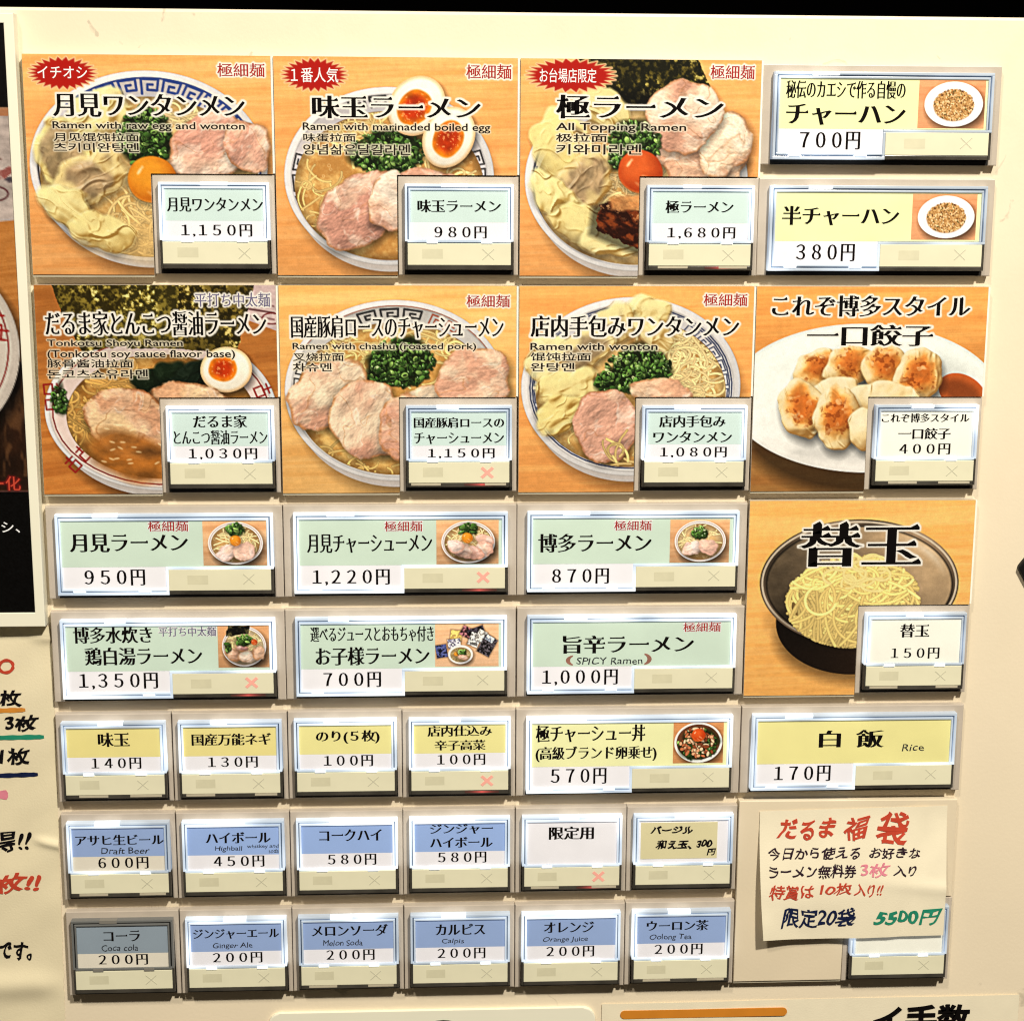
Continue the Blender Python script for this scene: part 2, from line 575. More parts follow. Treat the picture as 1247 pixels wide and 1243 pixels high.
class Pic:
    def __init__(self, x0, y0, x1, y1, ppm):
        self.x0, self.y0, self.x1, self.y1, self.ppm = x0, y0, x1, y1, ppm
        self.w, self.h = int(round((x1 - x0) * ppm)) + 1, int(round((y1 - y0) * ppm)) + 1
        self.X, self.Y = np.meshgrid(np.linspace(x0, x1, self.w), np.linspace(y0, y1, self.h))
        self.C = np.zeros((self.h, self.w, 3))
        self.aa = 1.1 / ppm
        self.clip = None

    # -- compositing
    def put(self, m, c, sl=None):
        C = self.C if sl is None else self.C[sl]
        m = m[..., None]
        C[...] = C * (1 - m) + c * m

    def mul(self, m, k):
        self.C *= (1 - m * (1 - k))[..., None]

    def mask(self, d, soft=None):
        return np.clip(0.5 - d / (soft or self.aa), 0, 1)

    def win(self, x0, y0, x1, y1):
        a = lambda v, lo, n: int(np.clip((v - lo) * self.ppm, 0, n))
        return (slice(a(y0, self.y0, self.h), a(y1, self.y0, self.h) + 1), slice(a(x0, self.x0, self.w), a(x1, self.x0, self.w) + 1))

    # -- distance fields (approximate millimetres, negative inside)
    def ell(self, cx, cy, a, b, rot=0.0, X=None, Y=None):
        X = self.X if X is None else X
        Y = self.Y if Y is None else Y
        c, s = math.cos(rot), math.sin(rot)
        u = ((X - cx) * c + (Y - cy) * s) / a
        v = (-(X - cx) * s + (Y - cy) * c) / b
        r = np.sqrt(u * u + v * v) + 1e-9
        g = np.sqrt((u / a) ** 2 + (v / b) ** 2) / r + 1e-9
        return (r - 1) / g

    def blob(self, cx, cy, a, b, rot=0.0, wob=0.12, seed=1, X=None, Y=None):
        X = self.X if X is None else X
        Y = self.Y if Y is None else Y
        rs = np.random.RandomState(seed)
        c, s = math.cos(rot), math.sin(rot)
        u = ((X - cx) * c + (Y - cy) * s) / a
        v = (-(X - cx) * s + (Y - cy) * c) / b
        th = np.arctan2(v, u)
        rr = 1.0
        for k in range(2, 9):
            rr = rr + wob * 1.6 / k * rs.uniform(0.4, 1) * np.sin(k * th + rs.uniform(0, 6.28))
        r = np.sqrt(u * u + v * v)
        return (r / rr - 1) * min(a, b)

    def poly(self, pts):
        pts = np.asarray(pts, float)
        X, Y = self.X, self.Y
        ins = np.zeros(X.shape, bool)
        dm = np.full(X.shape, 1e9)
        n = len(pts)
        for i in range(n):
            (xa, ya), (xb, yb) = pts[i], pts[(i + 1) % n]
            ex, ey = xb - xa, yb - ya
            t = np.clip(((X - xa) * ex + (Y - ya) * ey) / (ex * ex + ey * ey + 1e-12), 0, 1)
            dm = np.minimum(dm, (X - xa - t * ex) ** 2 + (Y - ya - t * ey) ** 2)
            cr = ((ya > Y) != (yb > Y)) & (X < ex * (Y - ya) / (ey + 1e-12) + xa)
            ins ^= cr
        d = np.sqrt(dm)
        return np.where(ins, -d, d)

    def relief(self, h, k=1.0):
        gy, gx = np.gradient(h, 1.0 / self.ppm)
        l = (-0.45 * gx - 0.6 * gy) * -1.0
        return 1.0 - k * l / np.sqrt(1 + gx * gx + gy * gy)

    def curve(self, pts, w, col, edge=0.55, hi=1.12):
        """one rounded strand (noodle, painted line) through sampled points"""
        pts = np.asarray(pts)
        pad = w + 0.5
        sl = self.win(pts[:, 0].min() - pad, pts[:, 1].min() - pad, pts[:, 0].max() + pad, pts[:, 1].max() + pad)
        X, Y = self.X[sl], self.Y[sl]
        if X.size == 0:
            return
        d = np.full(X.shape, 1e9)
        for (xa, ya), (xb, yb) in zip(pts[:-1], pts[1:]):
            ex, ey = xb - xa, yb - ya
            t = np.clip(((X - xa) * ex + (Y - ya) * ey) / (ex * ex + ey * ey + 1e-12), 0, 1)
            d = np.minimum(d, np.hypot(X - xa - t * ex, Y - ya - t * ey))
        prof = np.sqrt(np.clip(1 - (d / w) ** 2, 0, 1))
        m = self.mask(d - w)
        if self.clip is not None:
            m = m * self.mask(self.clip[sl] + 0.3)
        self.put(m, np.clip(np.asarray(col) * (edge + (hi - edge) * prof)[..., None], 0, 1), sl)

    # -- things
    def wood(self, c0=(250, 184, 112), c1=(236, 158, 84), seed=1, tilt=0.03, top=1.06, bot=0.9):
        Y = self.Y + tilt * self.X
        n = fbm(self.X * 0.022, Y * 0.45, seed, 4)
        f = fbm(self.X * 0.16, Y * 2.6, seed + 5, 3)
        t = S(n, 0.2, 0.8)[..., None] * 0.7
        self.C[...] = rgb(*c0) * (1 - t) + rgb(*c1) * t
        self.C *= (0.965 + 0.07 * f)[..., None]
        g = (self.Y - self.y0) / (self.y1 - self.y0)
        self.C *= (top + (bot - top) * g)[..., None]

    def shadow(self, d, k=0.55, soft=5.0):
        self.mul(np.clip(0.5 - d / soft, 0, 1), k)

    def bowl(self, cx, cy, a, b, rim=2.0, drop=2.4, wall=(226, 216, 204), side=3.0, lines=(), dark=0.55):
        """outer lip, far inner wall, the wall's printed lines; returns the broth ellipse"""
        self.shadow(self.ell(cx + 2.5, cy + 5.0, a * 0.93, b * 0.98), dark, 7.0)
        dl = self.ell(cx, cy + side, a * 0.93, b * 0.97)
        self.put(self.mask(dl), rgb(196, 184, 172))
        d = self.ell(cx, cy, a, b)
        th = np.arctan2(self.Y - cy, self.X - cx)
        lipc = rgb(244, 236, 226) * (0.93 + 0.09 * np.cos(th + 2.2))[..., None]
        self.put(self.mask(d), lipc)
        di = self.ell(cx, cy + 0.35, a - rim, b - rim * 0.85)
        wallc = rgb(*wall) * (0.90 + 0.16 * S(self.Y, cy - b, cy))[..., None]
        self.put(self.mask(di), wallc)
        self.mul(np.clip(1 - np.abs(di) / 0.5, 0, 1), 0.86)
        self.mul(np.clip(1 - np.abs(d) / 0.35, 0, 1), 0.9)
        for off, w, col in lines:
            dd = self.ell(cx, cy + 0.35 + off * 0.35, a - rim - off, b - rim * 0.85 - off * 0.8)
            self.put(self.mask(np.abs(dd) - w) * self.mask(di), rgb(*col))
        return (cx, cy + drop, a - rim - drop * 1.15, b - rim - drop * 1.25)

    def key_band(self, cx, cy, a, b, col, t0, t1, n, hh, w=0.45):
        """meander border on the far inside wall of a bowl"""
        unit = [(0, 1), (0, 0), (0.8, 0), (0.8, 0.75), (0.3, 0.75), (0.3, 0.38), (0.55, 0.38)]
        for i in range(n):
            ta, tb = t0 + (t1 - t0) * i / n, t0 + (t1 - t0) * (i + 0.93) / n
            pts = []
            for u, v in unit:
                t = ta + (tb - ta) * u
                k = 1.0 - hh * v / b
                pts.append((cx + a * k * math.cos(t), cy + b * k * math.sin(t)))
            self.curve(pts, w, rgb(*col), 0.92, 1.0)

    def arc(self, cx, cy, a, b, t0, t1, col, w):
        ts = np.linspace(t0, t1, 40)
        self.curve(np.stack([cx + a * np.cos(ts), cy + b * np.sin(ts)], 1), w, rgb(*col), 0.9, 1.0)

    def broth(self, e, c0=(214, 164, 96), c1=(240, 204, 142), seed=3, foam=1.0):
        cx, cy, a, b = e
        d = self.ell(cx, cy, a, b)
        n = fbm(self.X * 0.16, self.Y * 0.2, seed, 5)
        f = fbm(self.X * 0.9, self.Y * 0.9, seed + 9, 3)
        t = np.clip(S(n, 0.35, 0.68) * 0.75 + (f - 0.5) * 0.8 * foam, 0, 1)[..., None]
        c = rgb(*c0) * (1 - t) + rgb(*c1) * t
        c = c * (1.0 - 0.25 * S(d, -3.5, 0))[..., None]
        self.put(self.mask(d), c)
        rs = np.random.RandomState(seed)
        for _ in range(int(60 * foam)):
            r, th = math.sqrt(rs.rand()), rs.rand() * 6.28
            x, y, q = cx + a * 0.95 * r * math.cos(th), cy + b * 0.95 * r * math.sin(th), rs.uniform(0.2, 0.55)
            sl = self.win(x - 1, y - 1, x + 1, y + 1)
            dd = np.hypot(self.X[sl] - x, self.Y[sl] - y)
            self.put(self.mask(np.abs(dd - q) - 0.08) * 0.45, rgb(250, 226, 170), sl)
        self.bd = d

    def noodles(self, cx, cy, rx, ry, n, seed, col=(244, 216, 150), w=0.42, curl=1.0, length=14.0, ang=None, clip=True):
        rs = np.random.RandomState(seed)
        self.clip = self.bd
        for _ in range(n):
            r, th = math.sqrt(rs.rand()), rs.rand() * 6.28
            x, y = cx + rx * r * math.cos(th), cy + ry * r * math.sin(th)
            a = rs.uniform(0, 6.28) if ang is None else ang + rs.normal(0, 0.35)
            k = rs.normal(0, 0.22) * curl
            pts = []
            m = 16
            for i in range(m):
                pts.append((x, y))
                x += math.cos(a) * length / m
                y += math.sin(a) * length / m * 0.8
                a += k * length / m + rs.normal(0, 0.06)
                k += rs.normal(0, 0.03) * curl
            c = rgb(*col) * rs.uniform(0.82, 1.06)
            self.curve(pts, w * rs.uniform(0.8, 1.2), c, 0.74, 1.1)
        self.clip = None

    def onion(self, cx, cy, rx, ry, n, seed):
        d = self.blob(cx, cy, rx * 0.95, ry * 0.95, 0, 0.16, seed)
        g = fbm(self.X * 0.6, self.Y * 0.6, seed, 3)[..., None]
        self.put(self.mask(d, 1.8) * 0.95, rgb(26, 40, 12) * (0.5 + 1.0 * g))
        rs = np.random.RandomState(seed + 1)
        pal = (rgb(48, 78, 28), rgb(72, 108, 42), rgb(102, 142, 62), rgb(142, 174, 88), rgb(194, 212, 140))
        for _ in range(int(n * 1.15)):
            r, th = rs.rand() ** 0.62, rs.rand() * 6.28
            x, y = cx + rx * 1.0 * r * math.cos(th), cy + ry * 1.0 * r * math.sin(th)
            q = rs.uniform(0.45, 1.2)
            asp, rot = rs.uniform(0.28, 0.75), rs.uniform(0, 3.14)
            up = np.clip(0.5 - 0.35 * (y - cy) / ry - 0.2 * (x - cx) / rx, 0, 1)
            ci = int(np.clip(rs.normal(1.2 + 1.8 * up, 1.0), 0, 4))
            c = pal[ci] * rs.uniform(0.85, 1.1)
            sl = self.win(x - 1.6, y - 1.6, x + 1.6, y + 1.6)
            X, Y = self.X[sl], self.Y[sl]
            if X.size == 0:
                continue
            dd = self.ell(x, y, q, q * asp, rot, X, Y)
            self.put(self.mask(self.ell(x + 0.15, y + 0.25, q, q * asp, rot, X, Y) - 0.14, 0.5) * 0.5, rgb(18, 30, 8), sl)
            self.put(self.mask(dd), np.clip(c * (1.0 + 0.3 * np.clip((y - Y + 0.6 * (x - X)) / q, -1, 1))[..., None], 0, 1), sl)
            z = rs.rand()
            if z < 0.35 and q > 0.5:
                self.put(self.mask(dd + q * asp * 0.5) * 0.9, c * 0.42, sl)
            elif z < 0.5:
                self.put(self.mask(np.hypot(X - x + 0.2, Y - y + 0.2) - 0.16) * 0.8, rgb(226, 236, 190), sl)

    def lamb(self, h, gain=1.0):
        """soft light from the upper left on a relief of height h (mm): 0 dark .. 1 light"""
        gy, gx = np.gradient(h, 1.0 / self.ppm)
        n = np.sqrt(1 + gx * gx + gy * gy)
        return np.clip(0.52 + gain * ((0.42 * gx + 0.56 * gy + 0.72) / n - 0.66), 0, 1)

    def pork(self, cx, cy, a, b, rot=0.0, seed=1, c=(216, 160, 138), fat=(248, 226, 200), edge=(176, 118, 72), wob=0.10, sh=0.5):
        """roast pork slice: smooth peach and pink zones, thin pale marbling, browned rim, wet sheen"""
        dsh = self.blob(cx + 0.5, cy + 1.2, a * 1.01, b * 1.02, rot, wob, seed)
        self.shadow(dsh, 0.58, 3.0)
        d = self.blob(cx, cy, a, b, rot, wob, seed)
        d = d + (fbm(self.X * 0.35, self.Y * 0.35, seed + 4, 3) - 0.5) * 1.3
        co, si = math.cos(rot), math.sin(rot)
        u = (self.X - cx) * co + (self.Y - cy) * si
        v = -(self.X - cx) * si + (self.Y - cy) * co
        w1 = fbm(u * 0.10, v * 0.10, seed + 8, 3)
        w2 = fbm(u * 0.10, v * 0.10, seed + 18, 3)
        zone = fbm(u * 0.07 + w1 * 1.4, v * 0.09 + w2 * 1.4, seed, 2)
        peach = rgb(*c) * 0.35 + rgb(238, 204, 166) * 0.65
        pink = (rgb(*c) * 0.62 + rgb(222, 176, 142) * 0.38) * np.array([1.0, 0.97, 0.95])
        z = S(zone, 0.40, 0.60)[..., None]
        col = pink * (1 - z) + peach * z
        f = fbm(u * 0.22 + w2 * 2, v * 0.30 + w1 * 2, seed + 50, 3)
        m = np.clip(S(zone, 0.56, 0.70) * 0.75 + S(f, 0.54, 0.72) * 0.45, 0, 1)[..., None]
        col = col * (1 - m) + rgb(*fat) * m
        rid = np.abs(2 * fbm(u * 0.10 + w2 * 1.8, v * 0.13 + w1 * 1.8, seed + 3, 2) - 1)
        ln = np.exp(-(rid / 0.035) ** 2)[..., None] * 0.40 * S(f, 0.35, 0.6)[..., None]
        col = col * (1 - ln) + rgb(252, 236, 216) * ln
        rid2 = np.abs(2 * fbm(u * 0.08 + w1 * 1.5, v * 0.11 + w2 * 1.5, seed + 33, 2) - 1)
        l2 = np.exp(-(rid2 / 0.022) ** 2)[..., None] * 0.32
        col = col * (1 - l2) + rgb(*edge) * l2
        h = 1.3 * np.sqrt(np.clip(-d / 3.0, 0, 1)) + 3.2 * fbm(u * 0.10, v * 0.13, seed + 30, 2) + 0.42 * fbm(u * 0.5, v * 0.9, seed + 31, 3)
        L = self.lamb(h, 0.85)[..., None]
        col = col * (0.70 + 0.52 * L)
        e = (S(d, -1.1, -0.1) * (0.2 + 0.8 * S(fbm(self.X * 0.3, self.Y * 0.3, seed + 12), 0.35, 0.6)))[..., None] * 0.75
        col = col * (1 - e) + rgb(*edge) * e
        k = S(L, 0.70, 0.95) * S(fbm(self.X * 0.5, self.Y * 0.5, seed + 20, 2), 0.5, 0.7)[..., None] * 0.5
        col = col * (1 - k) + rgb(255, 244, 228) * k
        gr = fbm(u * 0.9 + w1 * 3, v * 1.8 + w2 * 3, seed + 70, 2)[..., None]
        self.put(self.mask(d, 0.45), np.clip(col * (0.92 + 0.16 * gr), 0, 1))

    def yolk(self, cx, cy, r, c=(236, 156, 44), c2=(204, 110, 22)):
        self.shadow(self.ell(cx + 0.4, cy + 0.8, r * 1.04, r * 0.98), 0.66, 2.2)
        d = self.blob(cx, cy, r, r * 0.95, 0.3, 0.025, int(cx * 7))
        q = np.hypot(self.X - cx + r * 0.22, self.Y - cy + r * 0.28) / r
        n = fbm(self.X * 0.35, self.Y * 0.35, 91, 3)
        t = np.clip(S(q, 0.3, 1.3) + (n - 0.5) * 0.35, 0, 1)[..., None]
        self.put(self.mask(d, 0.5), np.clip(rgb(*c) * (1 - t) * 1.03 + rgb(*c2) * t, 0, 1))
        rim = S(d, -1.0, -0.1) * self.mask(d, 0.5)
        self.put(rim * 0.35 * S(self.Y, cy - r * 0.2, cy + r), rgb(248, 186, 96))
        for dx, dy, a, b, k in ((-0.52, -0.34, 0.06, 0.15, 0.75), (-0.40, -0.50, 0.05, 0.05, 0.6), (0.30, 0.34, 0.30, 0.12, 0.28), (0.0, 0.62, 0.28, 0.07, 0.25)):
            dd = self.ell(cx + dx * r, cy + dy * r, a * r, b * r, 0.6)
            self.put(self.mask(dd, r * 0.10) * k * self.mask(d), rgb(255, 230, 178))

    def egg(self, cx, cy, a, b, rot, yc=(0.0, 0.1), yr=0.62, seed=1):
        self.shadow(self.ell(cx + 0.8, cy + 1.2, a, b, rot), 0.5, 2.6)
        d = self.ell(cx, cy, a, b, rot)
        q = S(d, -1.6, 0)[..., None]
        c = rgb(252, 240, 214) * (1 - q) + rgb(226, 186, 134) * q
        c = c * np.clip(1.04 - 0.015 * (self.Y - cy), 0.8, 1.1)[..., None]
        self.put(self.mask(d), np.clip(c, 0, 1))
        yx, yy = cx + yc[0] * a, cy + yc[1] * b
        dy = self.blob(yx, yy, a * yr, b * yr, rot, 0.03, seed)
        n = fbm(self.X * 0.5, self.Y * 0.5, seed, 3)[..., None]
        t = S(dy, -a * yr * 0.55, 0)[..., None]
        col = rgb(206, 62, 12) * (1 - t) + rgb(244, 142, 30) * t
        self.put(self.mask(dy, 0.6), np.clip(col * (0.82 + 0.36 * n), 0, 1))
        g = S(fbm(self.X * 1.3, self.Y * 1.3, seed + 5, 2), 0.66, 0.74) * self.mask(dy + 0.8)
        self.put(g * 0.5, rgb(255, 190, 120))

    def wonton(self, cx, cy, a, b, rot=0.0, seed=1, c=(240, 216, 140), wob=0.13, meat=True):
        """soft boiled dumpling skin: pale translucent folds, grey-brown filling showing through, wet edges"""
        self.shadow(self.blob(cx + 0.4, cy + 1.1, a, b, rot, wob, seed), 0.66, 2.6)
        d = self.blob(cx, cy, a, b, rot, wob, seed) + (fbm(self.X * 0.22, self.Y * 0.22, seed + 1, 2) - 0.5) * 2.2
        co, si = math.cos(rot), math.sin(rot)
        u = (self.X - cx) * co + (self.Y - cy) * si
        v = -(self.X - cx) * si + (self.Y - cy) * co
        w = fbm(u * 0.08, v * 0.08, seed + 2, 2)
        w2 = fbm(u * 0.08, v * 0.08, seed + 22, 2)
        h = 1.9 * np.sqrt(np.clip(-d / 5.0, 0, 1)) + 4.6 * fbm(u * 0.07 + w * 1.6, v * 0.12 + w2 * 1.6, seed + 5, 2)
        fold = np.abs(2 * fbm(u * 0.05 + w * 2.0, v * 0.10 + w2 * 2.0, seed + 7, 2) - 1)
        h = h + 1.1 * np.exp(-(fold / 0.10) ** 2)
        wr = np.abs(2 * fbm(u * 0.16 + w * 1.5, v * 0.30 + w2 * 1.5, seed + 27, 2) - 1)
        h = h + 0.26 * np.exp(-(wr / 0.12) ** 2)
        L = self.lamb(h, 0.95)
        dark = float(np.mean(c)) < 90
        base = rgb(*c) if dark else rgb(*c) * 0.55 + rgb(244, 228, 176) * 0.45
        lo, hi = base * np.array([0.74, 0.62, 0.42]), np.clip(base * 1.08 + (0.02 if dark else 0.03), 0, 1)
        t = L[..., None]
        col = np.where(t < 0.5, lo + (base - lo) * (t * 2), base + (hi - base) * (t * 2 - 1))
        if meat:
            m = (S(fbm(u * 0.10, v * 0.12, seed + 9, 2), 0.44, 0.60) * S(-d, 0.8, 3.0))[..., None] * 0.75
            f = fbm(u * 0.28, v * 0.28, seed + 10, 3)[..., None]
            col = col * (1 - m) + (rgb(160, 130, 98) * (0.60 + 0.8 * f) * (0.75 + 0.4 * t)) * m
        k = S(L, 0.74, 0.95)[..., None] * (0.15 if dark else 0.5)
        col = col * (1 - k) + rgb(255, 250, 226) * k
        sink = 1.0 if dark else 1.0 - 0.55 * S(v, b * 0.25, b) * S(fbm(self.X * 0.2, self.Y * 0.2, seed + 60, 2), 0.3, 0.7)
        self.put(self.mask(d, 1.0) * (0.95 * sink if not dark else 1.0), np.clip(col, 0, 1))

    def crease(self, pts, w, k):
        pts = np.asarray(pts)
        sl = self.win(pts[:, 0].min() - 3, pts[:, 1].min() - 3, pts[:, 0].max() + 3, pts[:, 1].max() + 3)
        X, Y = self.X[sl], self.Y[sl]
        if X.size == 0:
            return
        d = np.full(X.shape, 1e9)
        d2 = d.copy()
        for i, ((xa, ya), (xb, yb)) in enumerate(zip(pts[:-1], pts[1:])):
            ex, ey = xb - xa, yb - ya
            t = np.clip(((X - xa) * ex + (Y - ya) * ey) / (ex * ex + ey * ey + 1e-12), 0, 1)
            taper = 1.0 / (0.35 + 0.65 * math.sin(math.pi * (i + 0.5) / (len(pts) - 1)))
            d = np.minimum(d, np.hypot(X - xa - t * ex, Y - ya - t * ey) * taper)
            d2 = np.minimum(d2, np.hypot(X - xa - t * ex, Y + 0.9 - ya - t * ey) * taper)
        m = np.exp(-(d / (w * 0.6)) ** 2)[..., None]
        self.C[sl] *= 1 - m * (1 - k)
        m2 = np.exp(-(d2 / (w * 0.6)) ** 2)[..., None] * 0.10
        self.C[sl] = self.C[sl] * (1 - m2) + m2

    def nori(self, pts, seed, c0=(38, 36, 14), c1=(132, 112, 40), hi=(214, 196, 110)):
        d = self.poly(pts) + (fbm(self.X * 0.7, self.Y * 0.7, seed, 3) - 0.5) * 0.9
        n = fbm(self.X * 0.75, self.Y * 0.75, seed, 4)
        b = fbm(self.X * 0.12, self.Y * 0.09, seed + 3, 3)
        t = np.clip(S(n, 0.4, 0.72) * (0.35 + 0.9 * b), 0, 1)[..., None]
        col = rgb(*c0) * (1 - t) + rgb(*c1) * t
        g = (S(n, 0.60, 0.72) * S(b, 0.42, 0.62))[..., None] * 0.8
        col = col * (1 - g) + rgb(*hi) * g
        self.put(self.mask(d), col)

    def halo(self, s, style, x0, y0, x1, y1, r, c=(255, 246, 226), k=1.0):
        """white outline printed round a title: the title's own glyphs, grown by r millimetres"""
        me = text_mesh(s, style)
        n = len(me.vertices)
        co = np.empty(n * 3)
        me.vertices.foreach_get('co', co)
        co = co.reshape(-1, 3)
        px = x0 + co[:, 0] * (x1 - x0)
        py = y1 - co[:, 2] * (y1 - y0)
        pad = r + 0.8
        ss = 2
        gx0, gy0 = x0 - pad, y0 - pad
        pp = self.ppm * ss
        W, H = int((x1 - x0 + 2 * pad) * pp) + 1, int((y1 - y0 + 2 * pad) * pp) + 1
        M = np.zeros((H, W), bool)
        me.calc_loop_triangles()
        for t in me.loop_triangles:
            i, j, l = t.vertices
            tx = np.array([px[i], px[j], px[l]])
            ty = np.array([py[i], py[j], py[l]])
            ax, bx = int((tx.min() - gx0) * pp), int((tx.max() - gx0) * pp) + 2
            ay, by = int((ty.min() - gy0) * pp), int((ty.max() - gy0) * pp) + 2
            gx = gx0 + np.arange(ax, bx)[None, :] / pp
            gy = gy0 + np.arange(ay, by)[:, None] / pp
            e0 = (tx[1] - tx[0]) * (gy - ty[0]) - (ty[1] - ty[0]) * (gx - tx[0])
            e1 = (tx[2] - tx[1]) * (gy - ty[1]) - (ty[2] - ty[1]) * (gx - tx[1])
            e2 = (tx[0] - tx[2]) * (gy - ty[2]) - (ty[0] - ty[2]) * (gx - tx[2])
            ins = ((e0 >= 0) & (e1 >= 0) & (e2 >= 0)) | ((e0 <= 0) & (e1 <= 0) & (e2 <= 0))
            M[ay:by, ax:bx] |= ins[:max(0, H - ay), :max(0, W - ax)]
        R = r * pp
        out = M.copy()
        q = int(math.ceil(R))
        for dy in range(-q, q + 1):
            for dx in range(-q, q + 1):
                if dx * dx + dy * dy <= R * R + 0.5:
                    out[max(0, dy):H + min(0, dy), max(0, dx):W + min(0, dx)] |= M[max(0, -dy):H + min(0, -dy), max(0, -dx):W + min(0, -dx)]
        o = out.astype(float)
        for _ in range(2):
            o[1:-1, 1:-1] = (o[1:-1, 1:-1] * 2 + o[:-2, 1:-1] + o[2:, 1:-1] + o[1:-1, :-2] + o[1:-1, 2:]) / 6
        # sample at this picture's grid
        sl = self.win(x0 - pad, y0 - pad, x1 + pad, y1 + pad)
        X, Y = self.X[sl], self.Y[sl]
        if X.size == 0:
            return
        ix = np.clip(((X - gx0) * pp).round().astype(int), 0, W - 1)
        iy = np.clip(((Y - gy0) * pp).round().astype(int), 0, H - 1)
        self.put(o[iy, ix] * k, rgb(*c), sl)

    def star(self, x0, y0, x1, y1, n=26):
        cx, cy, a, b = (x0 + x1) / 2, (y0 + y1) / 2, (x1 - x0) / 2, (y1 - y0) / 2
        def pts(k, ki):
            r = []
            for i in range(2 * n):
                t = math.pi * i / n
                q = k if i % 2 == 0 else ki
                r.append((cx + a * q * math.cos(t), cy + b * q * math.sin(t)))
            return r
        self.put(self.mask(self.poly(pts(1.0, 0.78)) - 0.35), rgb(252, 214, 150))
        self.put(self.mask(self.poly(pts(1.0, 0.76))), rgb(184, 24, 14))

    def finish(self, amount=0.55, contrast=0.30, grain=0.010, radius=0.42, gamma=1.10):
        """printed-photo look: local sharpening, a steeper tone curve and fine grain"""
        r = max(1, int(round(radius * self.ppm)))
        B = self.C.copy()
        for ax in (0, 1):
            for _ in range(2):
                acc = np.zeros_like(B)
                pad = [(0, 0)] * 3
                pad[ax] = (r, r)
                Q = np.pad(B, pad, mode='edge')
                for k in range(2 * r + 1):
                    acc += np.take(Q, np.arange(k, k + B.shape[ax]), axis=ax)
                B = acc / (2 * r + 1)
        C = np.clip(self.C + amount * (self.C - B), 0, 1)
        C = C * (0.955 + 0.09 * fbm(self.X * 0.7, self.Y * 0.7, 77, 3))[..., None]
        L = C.mean(-1, keepdims=True)
        L2 = L + contrast * (L * L * (3 - 2 * L) - L)
        C = C * (L2 / (L + 1e-4))
        n = np.random.RandomState(3).normal(0, grain, C.shape[:2])
        self.C = np.clip(np.clip(C, 0, 1) ** gamma + n[..., None], 0, 1)

    # -- to a mesh
    def build(self, name, mat, parent, z, cut=None, gain=0.82):
        h, w = self.h, self.w
        co = np.zeros((h * w, 3))
        co[:, 0] = self.X.ravel() * MM
        co[:, 1] = -z * MM
        co[:, 2] = -self.Y.ravel() * MM
        idx = np.arange(h * w).reshape(h, w)
        q = np.stack([idx[:-1, :-1], idx[1:, :-1], idx[1:, 1:], idx[:-1, 1:]], -1)
        if cut is not None:
            xm = (self.X[:-1, :-1] + self.X[1:, 1:]) / 2
            ym = (self.Y[:-1, :-1] + self.Y[1:, 1:]) / 2
            q = q[~((xm > cut[0]) & (ym > cut[1]))]
        q = q.reshape(-1, 4)
        me = bpy.data.meshes.new(name)
        me.vertices.add(h * w)
        me.vertices.foreach_set('co', co.ravel())
        me.loops.add(len(q) * 4)
        me.loops.foreach_set('vertex_index', q.ravel().astype(np.int32))
        me.polygons.add(len(q))
        me.polygons.foreach_set('loop_start', np.arange(0, len(q) * 4, 4, dtype=np.int32))
        me.polygons.foreach_set('loop_total', np.full(len(q), 4, dtype=np.int32))
        me.update(calc_edges=True)
        at = me.color_attributes.new('ink', 'FLOAT_COLOR', 'POINT')
        c = np.ones((h * w, 4))
        c[:, :3] = np.clip(lin(np.clip(self.C, 0, 1) * 0.9999).reshape(-1, 3) / LIGHT * gain, 0, 0.93)
        at.data.foreach_set('color', c.ravel())
        me.materials.append(MATS[mat])
        return link(name, me, parent)


# ------------------------------------------------------------------ the eight large pictures and the thumbnails
BLUE = (58, 84, 150)
GREY = (70, 66, 66)


def pic_tsukimi_wonton(p):
    p.wood(seed=1, bot=0.93)
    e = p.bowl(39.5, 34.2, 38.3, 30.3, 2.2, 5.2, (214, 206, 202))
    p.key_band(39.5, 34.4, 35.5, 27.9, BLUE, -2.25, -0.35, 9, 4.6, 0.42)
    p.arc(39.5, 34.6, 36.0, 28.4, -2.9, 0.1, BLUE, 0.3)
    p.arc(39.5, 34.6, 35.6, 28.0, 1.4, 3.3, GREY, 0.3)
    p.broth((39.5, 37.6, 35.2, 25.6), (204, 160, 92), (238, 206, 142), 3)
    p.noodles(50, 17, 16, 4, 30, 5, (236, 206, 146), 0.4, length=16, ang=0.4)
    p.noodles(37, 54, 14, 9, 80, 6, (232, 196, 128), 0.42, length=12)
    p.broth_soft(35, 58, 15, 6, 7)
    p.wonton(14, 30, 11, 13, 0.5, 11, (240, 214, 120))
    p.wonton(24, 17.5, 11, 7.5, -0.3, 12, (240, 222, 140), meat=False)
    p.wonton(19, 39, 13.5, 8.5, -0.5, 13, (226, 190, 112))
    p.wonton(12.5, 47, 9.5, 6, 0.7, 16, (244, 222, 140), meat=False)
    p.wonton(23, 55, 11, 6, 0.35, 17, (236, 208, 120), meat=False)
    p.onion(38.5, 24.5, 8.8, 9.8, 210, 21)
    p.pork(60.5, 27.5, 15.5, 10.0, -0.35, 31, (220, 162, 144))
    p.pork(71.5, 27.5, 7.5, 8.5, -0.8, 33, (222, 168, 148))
    p.yolk(40.5, 38.3, 8.0)


